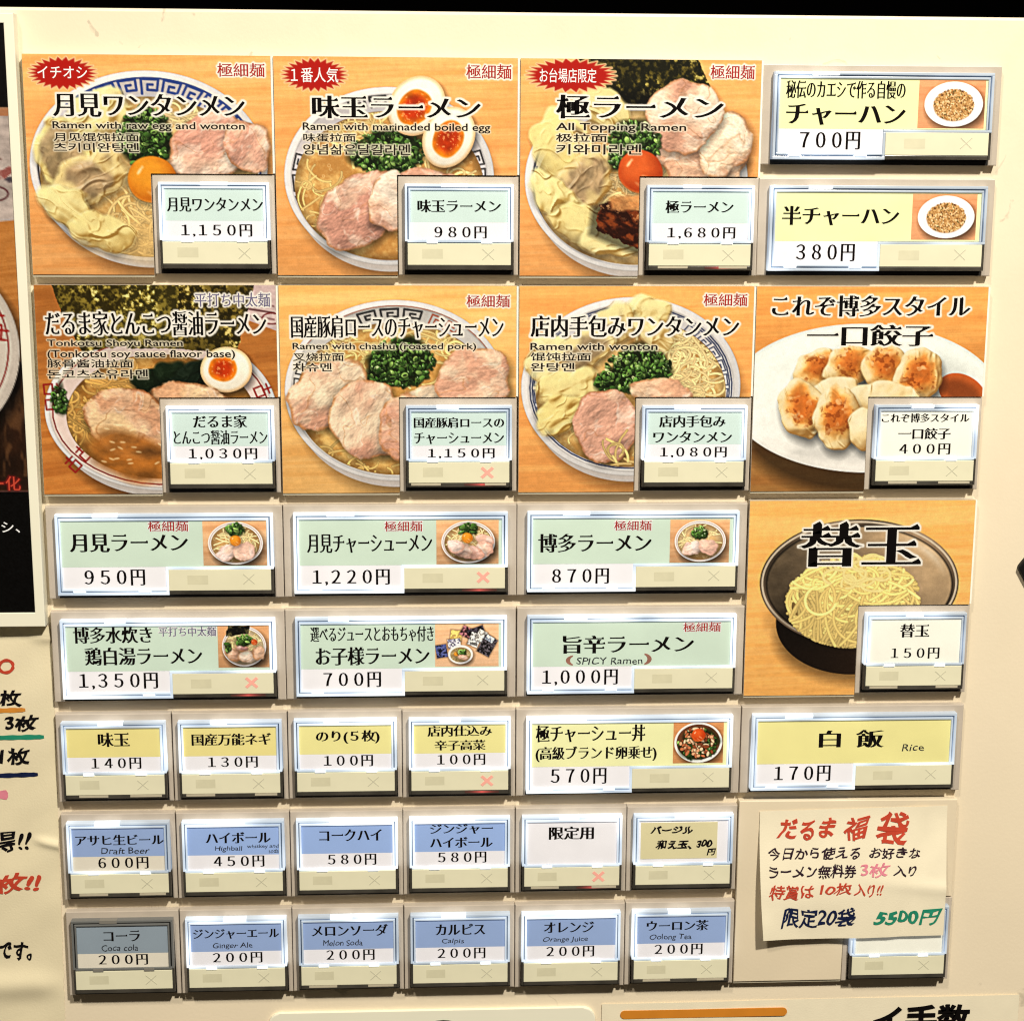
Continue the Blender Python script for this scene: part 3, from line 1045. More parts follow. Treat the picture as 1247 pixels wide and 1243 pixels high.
def pic_ajitama(p):
    p.wood(seed=2, bot=0.95)
    p.bowl(37.5, 37.0, 34.3, 28.6, 2.2, 4.5, (208, 198, 192))
    p.key_band(37.5, 37.2, 31.6, 26.0, GREY, -2.0, -1.1, 4, 3.2, 0.4)
    p.key_band(37.5, 37.2, 31.6, 26.0, GREY, 2.7, 3.5, 3, 2.6, 0.3)
    p.key_band(37.5, 37.2, 31.6, 26.0, GREY, -0.35, 0.35, 3, 2.6, 0.3)
    p.broth((37.5, 40.0, 31.0, 24.0), (204, 146, 76), (240, 198, 122), 8)
    p.noodles(24, 22, 14, 5, 36, 15, (232, 198, 126), 0.4)
    p.noodles(14, 40, 8, 10, 16, 16, (230, 192, 120), 0.36)
    p.noodles(57, 40, 9, 6, 36, 17, (238, 204, 136), 0.42)
    p.onion(37, 29, 12.5, 7.2, 220, 22)
    p.onion(37, 34, 8.0, 4.5, 90, 23)
    p.pork(46, 41, 15, 7.0, -0.05, 35, (214, 164, 138))
    p.pork(27, 48, 14.5, 11.3, -0.5, 37, (202, 146, 130))
    p.pork(38, 45, 8, 9, 0.2, 39, (212, 158, 138))
    p.egg(46.5, 14.3, 8.6, 10.2, 0.75, (-0.08, 0.05), 0.60, 3)
    p.egg(57.0, 24.2, 8.2, 10.2, 0.5, (-0.02, 0.05), 0.60, 5)


def pic_kiwami(p):
    p.wood(seed=3, bot=0.95)
    p.bowl(39.0, 37.5, 37.0, 29.8, 2.3, 4.5, (214, 206, 198))
    p.arc(39.0, 37.6, 34.2, 27.2, 1.5, 3.6, (66, 74, 96), 0.35)
    p.arc(39.0, 37.6, 33.4, 26.4, 1.8, 3.3, (66, 74, 96), 0.22)
    p.broth((39.0, 40.3, 33.4, 25.0), (206, 158, 92), (240, 204, 138), 12)
    p.nori([(18, -2), (58, -2), (63, 8), (50, 14), (34, 13), (20, 7)], 41)
    p.mul(p.mask(p.ell(42, 11.5, 16, 3.0), 3.0) * 0.75, 0.25)
    p.noodles(34, 42, 8, 7, 30, 18, (236, 200, 138), 0.4)
    p.wonton(28, 14, 9, 6, 0.5, 51, (232, 214, 132), meat=False)
    p.wonton(14, 27, 11, 11, 0.6, 52, (240, 214, 118))
    p.wonton(22, 38, 12, 8, -0.6, 53, (222, 186, 112))
    p.wonton(11.5, 43, 9, 6, 0.8, 54, (244, 224, 140), meat=False)
    p.wonton(21, 52, 11, 6.5, 0.3, 55, (236, 210, 124), meat=False)
    p.wonton(30, 58, 10, 5, 0.2, 56, (238, 214, 140), meat=False)
    p.pork(60, 31, 14.5, 9.5, 0.1, 61, (226, 180, 146), (250, 228, 196))
    p.pork(68, 26, 8.5, 11, 0.3, 62, (230, 186, 150), (250, 228, 196))
    p.pork(54, 17, 12.0, 12.5, 0.2, 63, (224, 166, 140), (250, 226, 196))
    p.onion(38, 26, 9.0, 7.5, 190, 24)
    p.onion(33.5, 31, 4, 3, 40, 25)
    p.yolk(40.2, 34.8, 7.4, (226, 104, 44), (190, 66, 20))
    p.shadow(p.poly([(25, 47), (36, 44), (48, 50), (50, 64), (36, 60), (24, 55)]) - 0.8, 0.5, 2.0)
    d = p.poly([(27, 45.5), (33, 43.5), (44, 46), (50, 52), (50, 64), (38, 59.5), (25.5, 53.5)]) + (fbm(p.X * 0.6, p.Y * 0.6, 71, 3) - 0.5) * 1.8
    n = fbm(p.X * 0.35 + p.Y * 0.1, p.Y * 0.5 - p.X * 0.2, 72, 5)
    t = S(n, 0.38, 0.7)[..., None]
    c = rgb(62, 20, 8) * (1 - t) + rgb(150, 70, 28) * t
    g = (S(fbm(p.X * 0.9, p.Y * 0.9, 75, 3), 0.56, 0.68) * S(p.Y - 0.25 * p.X, 44, 36))[..., None] * 0.8
    c = c * (1 - g) + rgb(244, 190, 130) * g
    p.put(p.mask(d), c)
    d2 = p.poly([(30, 43.5), (40, 42), (50, 47), (50, 52), (40, 47.5), (31, 47)]) + (n - 0.5) * 2
    p.put(p.mask(d2, 1.2) * 0.9, rgb(216, 150, 88) * (0.75 + 0.5 * n)[..., None])


def pic_tonkotsu(p):
    p.wood((216, 140, 66), (186, 108, 44), 4, 0.12, 0.92, 1.02)
    d = p.poly([(70, -2), (82, -2), (82, 15), (66, 9)])
    p.put(p.mask(d), rgb(206, 178, 168) * (0.85 + 0.3 * fbm(p.X * 0.3, p.Y * 0.5, 9))[..., None])
    for k in range(3):
        p.put(p.mask(p.poly([(70, 4.2 + k * 2.2), (79, 5.6 + k * 2.2), (79, 6.3 + k * 2.2), (70, 4.9 + k * 2.2)])) * (0.5 + 0.3 * (k % 2)), rgb(110, 60, 60))
    p.arc(78, 10, 3.2, 1.8, 0, 6.28, (150, 50, 50), 0.25)
    p.bowl(40.5, 41.0, 38.5, 26.8, 1.6, 5.0, (224, 200, 184), dark=0.35)
    p.arc(40.5, 41.2, 36.0, 24.6, 0, 6.3, (160, 40, 34), 0.24)
    # three red medallions of square strokes on the lip
    for mx, my, rt in ((75.0, 36.5, 1.2), (12.5, 57.0, -0.8), (4.5, 36, 1.5)):
        co, si = math.cos(rt), math.sin(rt)
        q = lambda u, v: (mx + u * co - v * si, my + u * si + v * co)
        for s in (-2.6, 2.6):
            p.curve([q(s - 1.6, -2.2), q(s + 1.6, -2.2)], 0.32, rgb(178, 44, 36), 0.95, 1)
            p.curve([q(s - 1.6, -0.6), q(s + 1.6, -0.6), q(s + 1.6, 2.2), q(s - 1.6, 2.2), q(s - 1.6, -0.6)], 0.32, rgb(178, 44, 36), 0.95, 1)
            p.curve([q(s, -3.2), q(s, -0.6)], 0.32, rgb(178, 44, 36), 0.95, 1)
    p.broth((40.5, 42.8, 31.5, 21.0), (176, 118, 50), (226, 178, 100), 14, 0.8)
    p.nori([(6, -2), (30, -2), (30, 19), (15, 21), (9, 8)], 43, (66, 54, 14), (182, 156, 62), (244, 228, 150))
    p.nori([(28, -2), (50, -2), (46, 20), (30, 20)], 44, (70, 60, 18), (186, 160, 66), (240, 226, 150))
    p.nori([(48, -2), (73, -2), (66, 22), (45, 20)], 45, (56, 46, 12), (168, 140, 56), (232, 210, 130))
    p.noodles(15, 40, 7, 9, 40, 19, (214, 166, 88), 0.45, ang=0.8)
    p.noodles(24, 31, 10, 3, 24, 20, (224, 170, 90), 0.5, ang=0.3)
    p.wonton(42, 30, 9.5, 5.5, 0.1, 81, (26, 44, 20), 0.25, False)
    p.wonton(50, 29.5, 7, 4.5, -0.3, 82, (20, 36, 18), 0.25, False)
    p.wonton(36.5, 33, 5, 4, 0.6, 83, (22, 38, 16), 0.25, False)
    p.onion(7.0, 37, 2.6, 4.5, 30, 27)
    p.egg(62.5, 27.0, 8.6, 7.6, -0.15, (-0.13, -0.04), 0.56, 7)
    p.pork(51, 37.0, 14, 5.5, 0.15, 65, (214, 168, 122), (236, 200, 150), (140, 84, 40))
    p.pork(30, 45, 15.0, 12.0, 0.30, 66, (212, 160, 118), (238, 200, 150), (150, 84, 36), 0.06)
    d = p.blob(31, 56.5, 17, 7.5, 0.25, 0.10, 67)
    n = fbm(p.X * 0.14, p.Y * 0.25, 68, 4)[..., None]
    p.put(p.mask(d, 3.0) * 0.9, np.clip(rgb(150, 92, 36) * (0.65 + 0.9 * n), 0, 1))
    for k in range(26):
        q = random.Random(k + 90)
        x, y = 20 + 26 * q.random(), 44 + 16 * q.random()
        p.put(p.mask(p.ell(x, y, 0.9, 0.28, q.uniform(-.5, .5)), 0.5) * 0.55, rgb(255, 232, 180))


def pic_chashu(p):
    p.wood((250, 196, 120), (238, 172, 92), 5, bot=0.93)
    p.bowl(39.0, 34.3, 37.2, 30.5, 2.1, 4.8, (212, 204, 192))
    p.key_band(39.0, 34.5, 34.4, 27.8, GREY, -1.95, -1.25, 3, 3.4, 0.38)
    p.key_band(39.0, 34.5, 34.4, 27.8, (178, 96, 66), -1.2, -0.85, 2, 3.2, 0.3)
    p.key_band(39.0, 34.5, 34.4, 27.8, GREY, 2.9, 3.6, 3, 2.6, 0.26)
    p.arc(39, 34.5, 35.4, 28.8, -2.6, 0.3, (176, 120, 96), 0.2)
    p.broth((39.0, 37.0, 33.6, 25.8), (206, 150, 76), (240, 200, 122), 18)
    p.noodles(30, 20, 18, 6, 50, 28, (236, 204, 130), 0.4)
    p.noodles(60, 20, 12, 6, 30, 29, (236, 204, 130), 0.4)
    p.noodles(26, 58, 14, 4, 12, 30, (226, 186, 110), 0.38)
    p.onion(41, 24.5, 10.8, 8.2, 250, 26)
    p.onion(33, 27.5, 4, 4, 40, 28)
    p.pork(16, 35, 14.5, 10.5, -0.55, 91, (220, 168, 140), (246, 222, 186), (186, 122, 66))
    p.pork(49, 38, 9, 5.5, -0.4, 92, (220, 170, 140), (246, 222, 186), (186, 122, 66))
    p.pork(65, 30, 13.8, 10, -0.1, 93, (222, 172, 144), (248, 226, 192), (186, 122, 66))
    p.pork(29, 44, 13.0, 13.0, -0.9, 94, (218, 164, 138), (246, 220, 184), (186, 122, 66))
    p.pork(40, 46, 6.5, 12, 0.25, 95, (218, 166, 140), (246, 220, 184), (186, 122, 66))


def pic_wonton(p):
    p.wood((248, 182, 104), (236, 156, 82), 6, bot=0.96)
    p.bowl(38.5, 33.0, 37.3, 30.3, 2.3, 4.0, (218, 210, 202))
    p.arc(38.5, 33.2, 34.4, 27.6, -3.3, 3.0, (70, 80, 110), 0.26)
    p.arc(38.5, 33.2, 33.6, 26.9, -3.0, 3.3, (70, 80, 110), 0.26)
    p.key_band(38.5, 33.3, 33.0, 26.2, (84, 92, 116), -0.95, 0.2, 6, 2.4, 0.24)
    p.key_band(38.5, 33.3, 33.0, 26.2, (84, 92, 116), 2.5, 3.4, 4, 2.2, 0.24)
    p.broth((38.5, 35.0, 32.4, 25.4), (202, 150, 80), (238, 202, 132), 24)
    p.noodles(58, 22, 14, 10, 90, 32, (242, 214, 150), 0.42)
    p.noodles(54, 32, 13, 6, 50, 33, (242, 210, 146), 0.42, ang=0.5)
    p.noodles(22, 44, 10, 6, 24, 34, (232, 196, 126), 0.4)
    p.wonton(43, 8.5, 8.5, 6, 0.3, 101, (246, 222, 140), meat=False)
    p.wonton(32, 12, 9, 6, -0.2, 102, (240, 212, 134))
    p.wonton(46, 15, 7, 5, 0.6, 103, (246, 220, 150))
    p.wonton(12, 24, 9.5, 9, 0.3, 104, (246, 226, 150), meat=False)
    p.wonton(22, 21, 10, 7, -0.5, 105, (238, 210, 136))
    p.wonton(17, 33, 11, 6, -0.2, 106, (242, 216, 130), meat=False)
    p.wonton(14, 42, 9.5, 6, -0.5, 107, (240, 208, 112), meat=False)
    p.onion(41, 27, 11.0, 8.0, 260, 36)
    p.onion(30, 31, 4.0, 3.4, 40, 37)
    p.pork(49, 35, 10, 5.5, 0.1, 111, (226, 178, 142), (248, 226, 192), (190, 130, 80))
    p.pork(30.5, 46, 12.0, 12.0, -0.6, 112, (222, 172, 150), (248, 222, 196), (180, 116, 72), 0.08)
    p.noodles(38, 58, 7, 2.5, 12, 39, (232, 196, 126), 0.4)


def pic_gyoza(p):
    p.wood((248, 178, 96), (232, 150, 74), 7, bot=0.72)
    p.shadow(p.ell(40, 44, 45, 27), 0.5, 6.0)
    d = p.ell(39, 37, 47, 25.5, 0.03)
    p.put(p.mask(d), np.clip(rgb(255, 246, 230) * np.clip(1.06 - 0.001 * p.Y, 0.7, 1.05)[..., None], 0, 1))
    p.mul(S(d, -2.0, 0) * p.mask(d), 0.92)
    di = p.ell(39, 39, 37, 19, 0.03)
    p.mul(np.clip(1 - np.abs(di) / 3.0, 0, 1) * S(-p.Y, -36, -14) * 0.8, 0.90)
    p.mul(p.mask(p.ell(66, 31, 14, 8, 0.5), 6.0) * 0.5, 0.78)
    p.mul(p.mask(p.ell(38, 55.5, 24, 3.5), 4.0) * 0.6, 0.78)
    ds = p.ell(72.5, 35, 9, 6, 0.5)
    p.put(p.mask(ds) * p.mask(p.ell(39, 37, 45.5, 24.5)), rgb(186, 92, 40) * (0.85 + 0.3 * S(ds, -4, 0))[..., None])
    spots = [(22, 27, 8.6, 6.8, -0.5), (33, 26, 8.6, 7.2, -0.25), (45.5, 26.5, 8.4, 8.0, 0.4), (57, 29, 8.2, 9.8, 0.15),
             (27, 35, 10, 5, -0.2), (45, 36.5, 13, 5.5, 0.05), (17.5, 40.5, 8.4, 10.0, -0.45), (29.5, 43.5, 8.2, 10.6, -0.2),
             (40, 47.5, 6.5, 7.5, -0.3)]
    for i, (x, y, a, b, r) in enumerate(spots):
        s = 120 + i * 3
        p.shadow(p.blob(x + 0.6, y + 2.0, a, b, r, 0.06, s), 0.45, 3.2)
        dd = p.blob(x, y, a, b, r, 0.06, s) + (fbm(p.X * 0.25, p.Y * 0.25, s, 2) - 0.5) * 1.4
        co, si = math.cos(r), math.sin(r)
        u, v = (p.X - x) * co + (p.Y - y) * si, -(p.X - x) * si + (p.Y - y) * co
        w = fbm(u * 0.12, v * 0.12, s + 2, 2)
        h = 3.6 * np.sqrt(np.clip(-dd / 6.0, 0, 1)) + 3.0 * fbm(u * 0.12 + w, v * 0.12, s + 4, 2)
        pl = np.exp(-(np.abs(2 * fbm(u * 0.22 + w, v * 0.06 + w, s + 6, 2) - 1) / 0.12) ** 2) * S(dd, -4.5, -0.5)
        L = p.lamb(h + 0.7 * pl, 0.95)[..., None]
        lo, mi, hi = rgb(168, 122, 62), rgb(238, 212, 156), rgb(255, 244, 210)
        c = np.where(L < 0.5, lo + (mi - lo) * L * 2, mi + (hi - mi) * (L * 2 - 1))
        p.put(p.mask(dd, 0.5), np.clip(c, 0, 1))
        if i in (4, 5, 8):
            continue
        db = p.blob(x + 0.2, y - 0.8, a * 0.74, b * 0.72, r, 0.14, s + 1) + (fbm(p.X * 0.3, p.Y * 0.3, s, 3) - 0.5) * 2.6
        q = np.clip(-db / 3.0, 0, 1)[..., None]
        n = fbm(p.X * 0.35, p.Y * 0.35, s + 5, 3)[..., None]
        br = (rgb(236, 170, 82) * (1 - q) + rgb(206, 106, 34) * q) * (0.72 + 0.30 * L + 0.30 * n)
        p.put(p.mask(db, 2.2) * 0.9, np.clip(br, 0, 1))
        sp = S(fbm(p.X * 0.55, p.Y * 0.55, s + 9, 3), 0.52, 0.66) * p.mask(db, 1.5)
        p.put(sp * 0.55, rgb(150, 66, 20))
        gl = S(fbm(p.X * 0.4, p.Y * 0.5, s + 11, 2), 0.58, 0.72) * p.mask(db + 0.5, 1.5) * S(L[..., 0], 0.4, 0.75)
        p.put(gl * 0.6, rgb(255, 224, 166))


def pic_kaedama(p):
    p.wood((248, 190, 112), (238, 170, 88), 8, bot=1.0)
    p.shadow(p.ell(44, 48, 33, 17), 0.6, 5.0)
    dl = p.ell(39, 42, 28, 19.5)
    p.put(p.mask(dl), rgb(44, 30, 20) * (0.8 + 0.6 * S(p.X, 10, 60))[..., None])
    d = p.ell(40, 28.5, 35.2, 22.8, 0.03)
    th = np.arctan2(p.Y - 28.5, p.X - 40)
    k = 0.55 + 0.45 * np.cos(th * 2 + 1.0) ** 2 + 0.35 * np.exp(-((th + 0.9) / 0.35) ** 2)
    p.put(p.mask(d), np.clip(rgb(150, 124, 96) * k[..., None], 0, 1))
    p.put(p.mask(np.abs(d + 0.9) - 0.35) * 0.8, rgb(226, 206, 176))
    di = p.ell(40, 29.0, 32.8, 20.8, 0.03)
    g = fbm(p.X * 0.12, p.Y * 0.2, 5, 4)
    c = rgb(172, 144, 108) * (0.66 + 0.55 * S(p.X, 8, 72) + 0.3 * (g - 0.5))[..., None] * np.clip(1.25 - 0.012 * p.Y, 0.6, 1.2)[..., None]
    p.put(p.mask(di), np.clip(c, 0, 1))
    p.mul(np.clip(1 - np.abs(di) / 0.6, 0, 1), 0.55)
    hl = p.mask(np.abs(p.ell(40, 29.0, 30.5, 18.8, 0.03)) - 0.8, 2.5) * S(p.X, 52, 66) * S(-p.Y, -28, -14)
    p.put(hl * 0.8, rgb(244, 232, 208))
    p.mul(p.mask(p.ell(34, 41, 25, 9), 8.0) * 0.5, 0.5)
    m = p.blob(38, 33, 24, 15.5, 0.1, 0.05, 9)
    p.put(p.mask(p.blob(38, 35.5, 21.5, 13.0, 0.05, 0.05, 9), 3.0), rgb(190, 146, 74))
    rs = np.random.RandomState(4)
    for i in range(520):
        t = i / 520.0
        r, a = rs.rand() ** 0.5, rs.rand() * 6.28
        x, y = 38 + 19.5 * r * math.cos(a), 33.0 + 13.0 * r * math.sin(a)
        top = y < 31
        ang = (rs.choice([0.2, 2.7]) if top else 2.0 + 0.035 * (x - 38)) + rs.normal(0, 0.25)
        kk = rs.normal(0, 0.16 if top else 0.07)
        pts = []
        for j in range(26):
            if (((x - 38) / 24.0) ** 2 + ((y - 35.0) / 16.5) ** 2) > 1.0:
                break
            pts.append((x, y))
            x += math.cos(ang) * 0.9
            y += math.sin(ang) * 0.85
            ang += kk
        if len(pts) < 4:
            continue
        sh = (0.80 + 0.26 * t) * (1.04 - 0.010 * max(0, y - 34))
        p.curve(pts, 0.55, rgb(250, 216, 132) * (sh * rs.uniform(0.88, 1.04)), 0.76, 1.06)
    for j in range(16):
        a0 = rs.uniform(0, 6.28)
        p.arc(39 + rs.normal(0, 7), 24.5 + rs.normal(0, 3.0), rs.uniform(2, 6), rs.uniform(1.4, 3.2), a0, a0 + rs.uniform(2.5, 4.5), (250, 226, 150), 0.44)


def thumb_friedrice(p):
    w, h = p.x1 - p.x0, p.y1 - p.y0
    cx, cy = p.x0 + w * 0.53, p.y0 + h * 0.50
    p.wood((226, 160, 110), (206, 132, 84), 11, bot=1.0)
    p.shadow(p.ell(cx + 1, cy + 1.5, w * 0.45, h * 0.47), 0.5, 3.0)
    d = p.ell(cx, cy, w * 0.44, h * 0.465)
    p.put(p.mask(d), rgb(252, 246, 238))
    p.mul(p.mask(np.abs(p.ell(cx, cy + 0.3, w * 0.34, h * 0.36)) - 0.6, 2.0) * 0.5, 0.82)
    p.put(p.mask(p.ell(cx, cy + 0.4, w * 0.30, h * 0.32), 0.8), rgb(160, 108, 54))
    rs = np.random.RandomState(3)
    for _ in range(900):
        r, a = math.sqrt(rs.rand()), rs.rand() * 6.28
        x, y = cx + w * 0.30 * r * math.cos(a), cy + 0.2 + h * 0.32 * r * math.sin(a)
        sl = p.win(x - 1, y - 1, x + 1, y + 1)
        c = (rgb(206, 158, 96), rgb(186, 132, 72), rgb(230, 194, 138), rgb(130, 84, 44), rgb(110, 102, 52))[rs.choice(5, p=[.4, .25, .2, .1, .05])]
        p.put(p.mask(p.ell(x, y, 0.36, 0.19, rs.uniform(0, 3.14), p.X[sl], p.Y[sl])), c, sl)


def _thumb_bowl(p, seed, broth=((214, 162, 96), (240, 204, 146))):
    w, h = p.x1 - p.x0, p.y1 - p.y0
    p.wood((240, 190, 138), (214, 150, 96), seed, bot=0.85)
    cx, cy = p.x0 + w * 0.51, p.y0 + h * 0.50
    p.shadow(p.ell(cx + 1, cy + 1.5, w * 0.43, h * 0.48), 0.5, 3.0)
    p.put(p.mask(p.ell(cx, cy, w * 0.43, h * 0.475)), rgb(250, 242, 232))
    p.arc(cx, cy, w * 0.405, h * 0.445, 0, 6.3, (206, 178, 160), 0.16)
    p.broth((cx, cy + 0.2, w * 0.385, h * 0.42), broth[0], broth[1], seed, 0.6)
    p.noodles(cx, cy - h * 0.1, w * 0.3, h * 0.22, 46, seed + 2, (244, 214, 150), 0.22, length=5)
    return cx, cy, w, h


def thumb_tsukimi(p):
    cx, cy, w, h = _thumb_bowl(p, 31)
    p.pork(cx - w * 0.14, cy + h * 0.2, w * 0.17, h * 0.18, -0.3, 141, (238, 188, 176), (252, 228, 214), (226, 176, 150))
    p.pork(cx + w * 0.14, cy + h * 0.19, w * 0.18, h * 0.2, 0.3, 142, (238, 188, 176), (252, 228, 214), (226, 176, 150))
    p.onion(cx, cy - h * 0.30, w * 0.13, h * 0.11, 46, 41)
    p.yolk(cx, cy - h * 0.06, 1.9)


def thumb_tsukimi_chashu(p):
    cx, cy, w, h = _thumb_bowl(p, 33)
    for i, (dx, dy) in enumerate(((0.28, -0.03), (0.25, 0.14), (0.10, 0.24), (-0.08, 0.20), (-0.2, 0.1))):
        p.pork(cx + w * dx, cy + h * dy, w * 0.15, h * 0.15, 0.4, 151 + i, (236, 186, 172), (252, 228, 214), (216, 158, 130))
    p.onion(cx, cy - h * 0.30, w * 0.14, h * 0.11, 50, 43)
    p.yolk(cx - 0.3, cy - h * 0.10, 1.9)


def thumb_hakata(p):
    cx, cy, w, h = _thumb_bowl(p, 35)
    p.pork(cx - w * 0.14, cy + h * 0.16, w * 0.17, h * 0.18, -0.3, 161, (238, 190, 176), (252, 228, 214), (226, 176, 150))
    p.pork(cx + w * 0.13, cy + h * 0.14, w * 0.18, h * 0.17, 0.3, 162, (238, 190, 176), (252, 228, 214), (226, 176, 150))
    p.onion(cx - w * 0.02, cy - h * 0.20, w * 0.12, h * 0.12, 46, 45)


def thumb_paitan(p):
    cx, cy, w, h = _thumb_bowl(p, 37, ((226, 188, 132), (246, 220, 172)))
    p.nori([(p.x0 + w * 0.2, p.y0), (p.x0 + w * 0.62, p.y0 + 0.2), (p.x0 + w * 0.6, p.y0 + h * 0.2), (p.x0 + w * 0.16, p.y0 + h * 0.26)], 47, (20, 18, 14), (60, 52, 30), (120, 110, 70))
    p.pork(cx - w * 0.2, cy + h * 0.2, w * 0.16, h * 0.14, 0.3, 171, (226, 182, 150))
    p.pork(cx + w * 0.05, cy + h * 0.25, w * 0.16, h * 0.14, 0.0, 172, (206, 140, 128))
    p.pork(cx + w * 0.27, cy + h * 0.16, w * 0.13, h * 0.16, 0.0, 173, (236, 204, 172))
    p.pork(cx - w * 0.06, cy + h * 0.02, w * 0.12, h * 0.08, 0.0, 174, (150, 90, 110))
    p.onion(cx, cy - h * 0.14, w * 0.15, h * 0.1, 46, 49)
    p.yolk(cx + w * 0.2, cy - h * 0.10, 1.1, (214, 96, 40), (180, 60, 20))
    p.onion(cx - w * 0.32, cy + h * 0.02, w * 0.04, h * 0.1, 12, 50)


def thumb_kids(p):
    w, h = p.x1 - p.x0, p.y1 - p.y0
    p.wood((244, 196, 150), (226, 172, 120), 41, bot=0.95)
    rs = np.random.RandomState(8)
    X = lambda u: p.x0 + u * w
    Y = lambda v: p.y0 + v * h
    def card(u, v, a, b, r, c, n=0.6):
        co, si = math.cos(r), math.sin(r)
        pts = [(X(u) + x * co - y * si, Y(v) + x * si + y * co) for x, y in ((-a, -b), (a, -b), (a, b), (-a, b))]
        d = p.poly(pts)
        p.shadow(d - 0.2, 0.6, 0.9)
        q = fbm(p.X * 1.6, p.Y * 1.6, int(u * 90 + v * 70), 3)
        p.put(p.mask(d), np.clip(rgb(*c) * (1 - n / 2 + n * S(q, 0.35, 0.65))[..., None], 0, 1))
    card(0.33, 0.28, 1.9, 1.9, 0.1, (240, 196, 110), 0.3)
    card(0.30, 0.46, 2.2, 1.6, -0.1, (206, 196, 214), 0.8)
    card(0.10, 0.64, 1.9, 2.3, -0.15, (60, 64, 96), 1.2)
    card(0.52, 0.22, 2.6, 1.8, 0.5, (130, 84, 84), 1.1)
    card(0.64, 0.16, 2.8, 1.0, -0.35, (60, 54, 60), 1.2)
    card(0.62, 0.38, 1.9, 2.4, 0.4, (214, 206, 196), 0.9)
    card(0.72, 0.30, 1.5, 2.2, 0.5, (232, 222, 206), 0.7)
    card(0.82, 0.52, 2.4, 3.4, 0.5, (64, 58, 60), 1.3)
    card(0.86, 0.36, 1.5, 1.0, 0.6, (190, 196, 206), 0.6)
    cx, cy = X(0.40), Y(0.72)
    p.shadow(p.ell(cx + 0.3, cy + 0.6, 4.4, 3.6), 0.55, 1.6)
    p.put(p.mask(p.ell(cx, cy, 4.3, 3.4)), rgb(248, 238, 228))
    p.broth((cx, cy + 0.1, 3.6, 2.7), (214, 176, 110), (240, 214, 160), 43, 0.3)
    p.yolk(cx - 1.5, cy - 0.2, 0.8)
    p.onion(cx + 0.4, cy - 0.6, 1.1, 0.8, 12, 52)
    p.pork(cx + 0.9, cy + 1.0, 1.4, 0.9, 0.2, 175, (240, 206, 190))


def thumb_don(p):
    w, h = p.x1 - p.x0, p.y1 - p.y0
    p.wood((226, 160, 100), (190, 118, 66), 45, bot=0.95)
    cx, cy = p.x0 + w * 0.5, p.y0 + h * 0.5
    p.shadow(p.ell(cx + 0.6, cy + 1.2, w * 0.48, h * 0.5), 0.5, 2.5)
    p.put(p.mask(p.ell(cx, cy, w * 0.48, h * 0.49)), rgb(248, 238, 226))
    p.put(p.mask(p.ell(cx, cy - 0.2, w * 0.435, h * 0.43)), rgb(120, 70, 40))
    p.onion(cx, cy + 0.4, w * 0.40, h * 0.38, 70, 53)
    rs = np.random.RandomState(12)
    for i in range(70):
        r, a = math.sqrt(rs.rand()), rs.rand() * 6.28
        x, y = cx + w * 0.36 * r * math.cos(a), cy + h * 0.36 * r * math.sin(a)
        c = (rgb(196, 116, 70), rgb(226, 160, 112), rgb(150, 76, 40), rgb(240, 196, 150))[rs.randint(4)]
        sl = p.win(x - 2, y - 2, x + 2, y + 2)
        dd = p.ell(x, y, rs.uniform(0.6, 1.2), rs.uniform(0.35, 0.6), rs.uniform(0, 3.1), p.X[sl], p.Y[sl])
        p.put(p.mask(dd - 0.2) * 0.5, rgb(70, 34, 16), sl)
        p.put(p.mask(dd), c, sl)
    p.yolk(cx, cy - h * 0.18, 2.5, (226, 92, 34), (196, 60, 16))


def _broth_soft(self, cx, cy, a, b, seed):
    d = self.blob(cx, cy, a, b, 0, 0.2, seed)
    n = fbm(self.X * 0.4, self.Y * 0.4, seed, 4)[..., None]
    self.put(self.mask(d, 5.0) * 0.55, rgb(214, 172, 104) * (0.8 + 0.4 * n))


Pic.broth_soft = _broth_soft


# ------------------------------------------------------------------ the machine's front and the dark wall behind it
ROW = 36.636


def front_panel():
    bm = bmesh.new()
    pts = [(-120, -15.8), (395, -15.8), (395, 460), (-120, 460)]
    poly_prism(bm, pts, -260.0, -3.0, 1.1)
    o = mesh_obj('machine_panel', bm, 'panel_paint')
    o.location = P(0, 0, 0)
    tag(o, 'cream painted metal front panel of the ticket machine', kind='structure')
    bm = bmesh.new()
    v = [bm.verts.new(q) for q in ((-3, 1.2, -0.5), (4, 1.2, -0.5), (4, 1.2, 4), (-3, 1.2, 4))]
    bm.faces.new(v)
    w = mesh_obj('wall', bm, 'wall_dark')
    tag(w, 'black wall above and behind the machine', kind='structure')


front_panel()


# ------------------------------------------------------------------ buttons
def cross(name, mat, cx, cy, r, w, z, parent):
    bm = bmesh.new()
    for k, s in enumerate((1, -1)):
        a = math.radians(45 * s)
        co, si = math.cos(a), math.sin(a)
        pts = [(cx + u * co - v * si, cy + (u * si + v * co) * 0.9) for u, v in ((-r, -w), (r, -w), (r, w), (-r, w))]
        poly_prism(bm, pts, z - 0.02, z + 0.02 + 0.02 * k)
    return mesh_obj(name, bm, mat, parent)


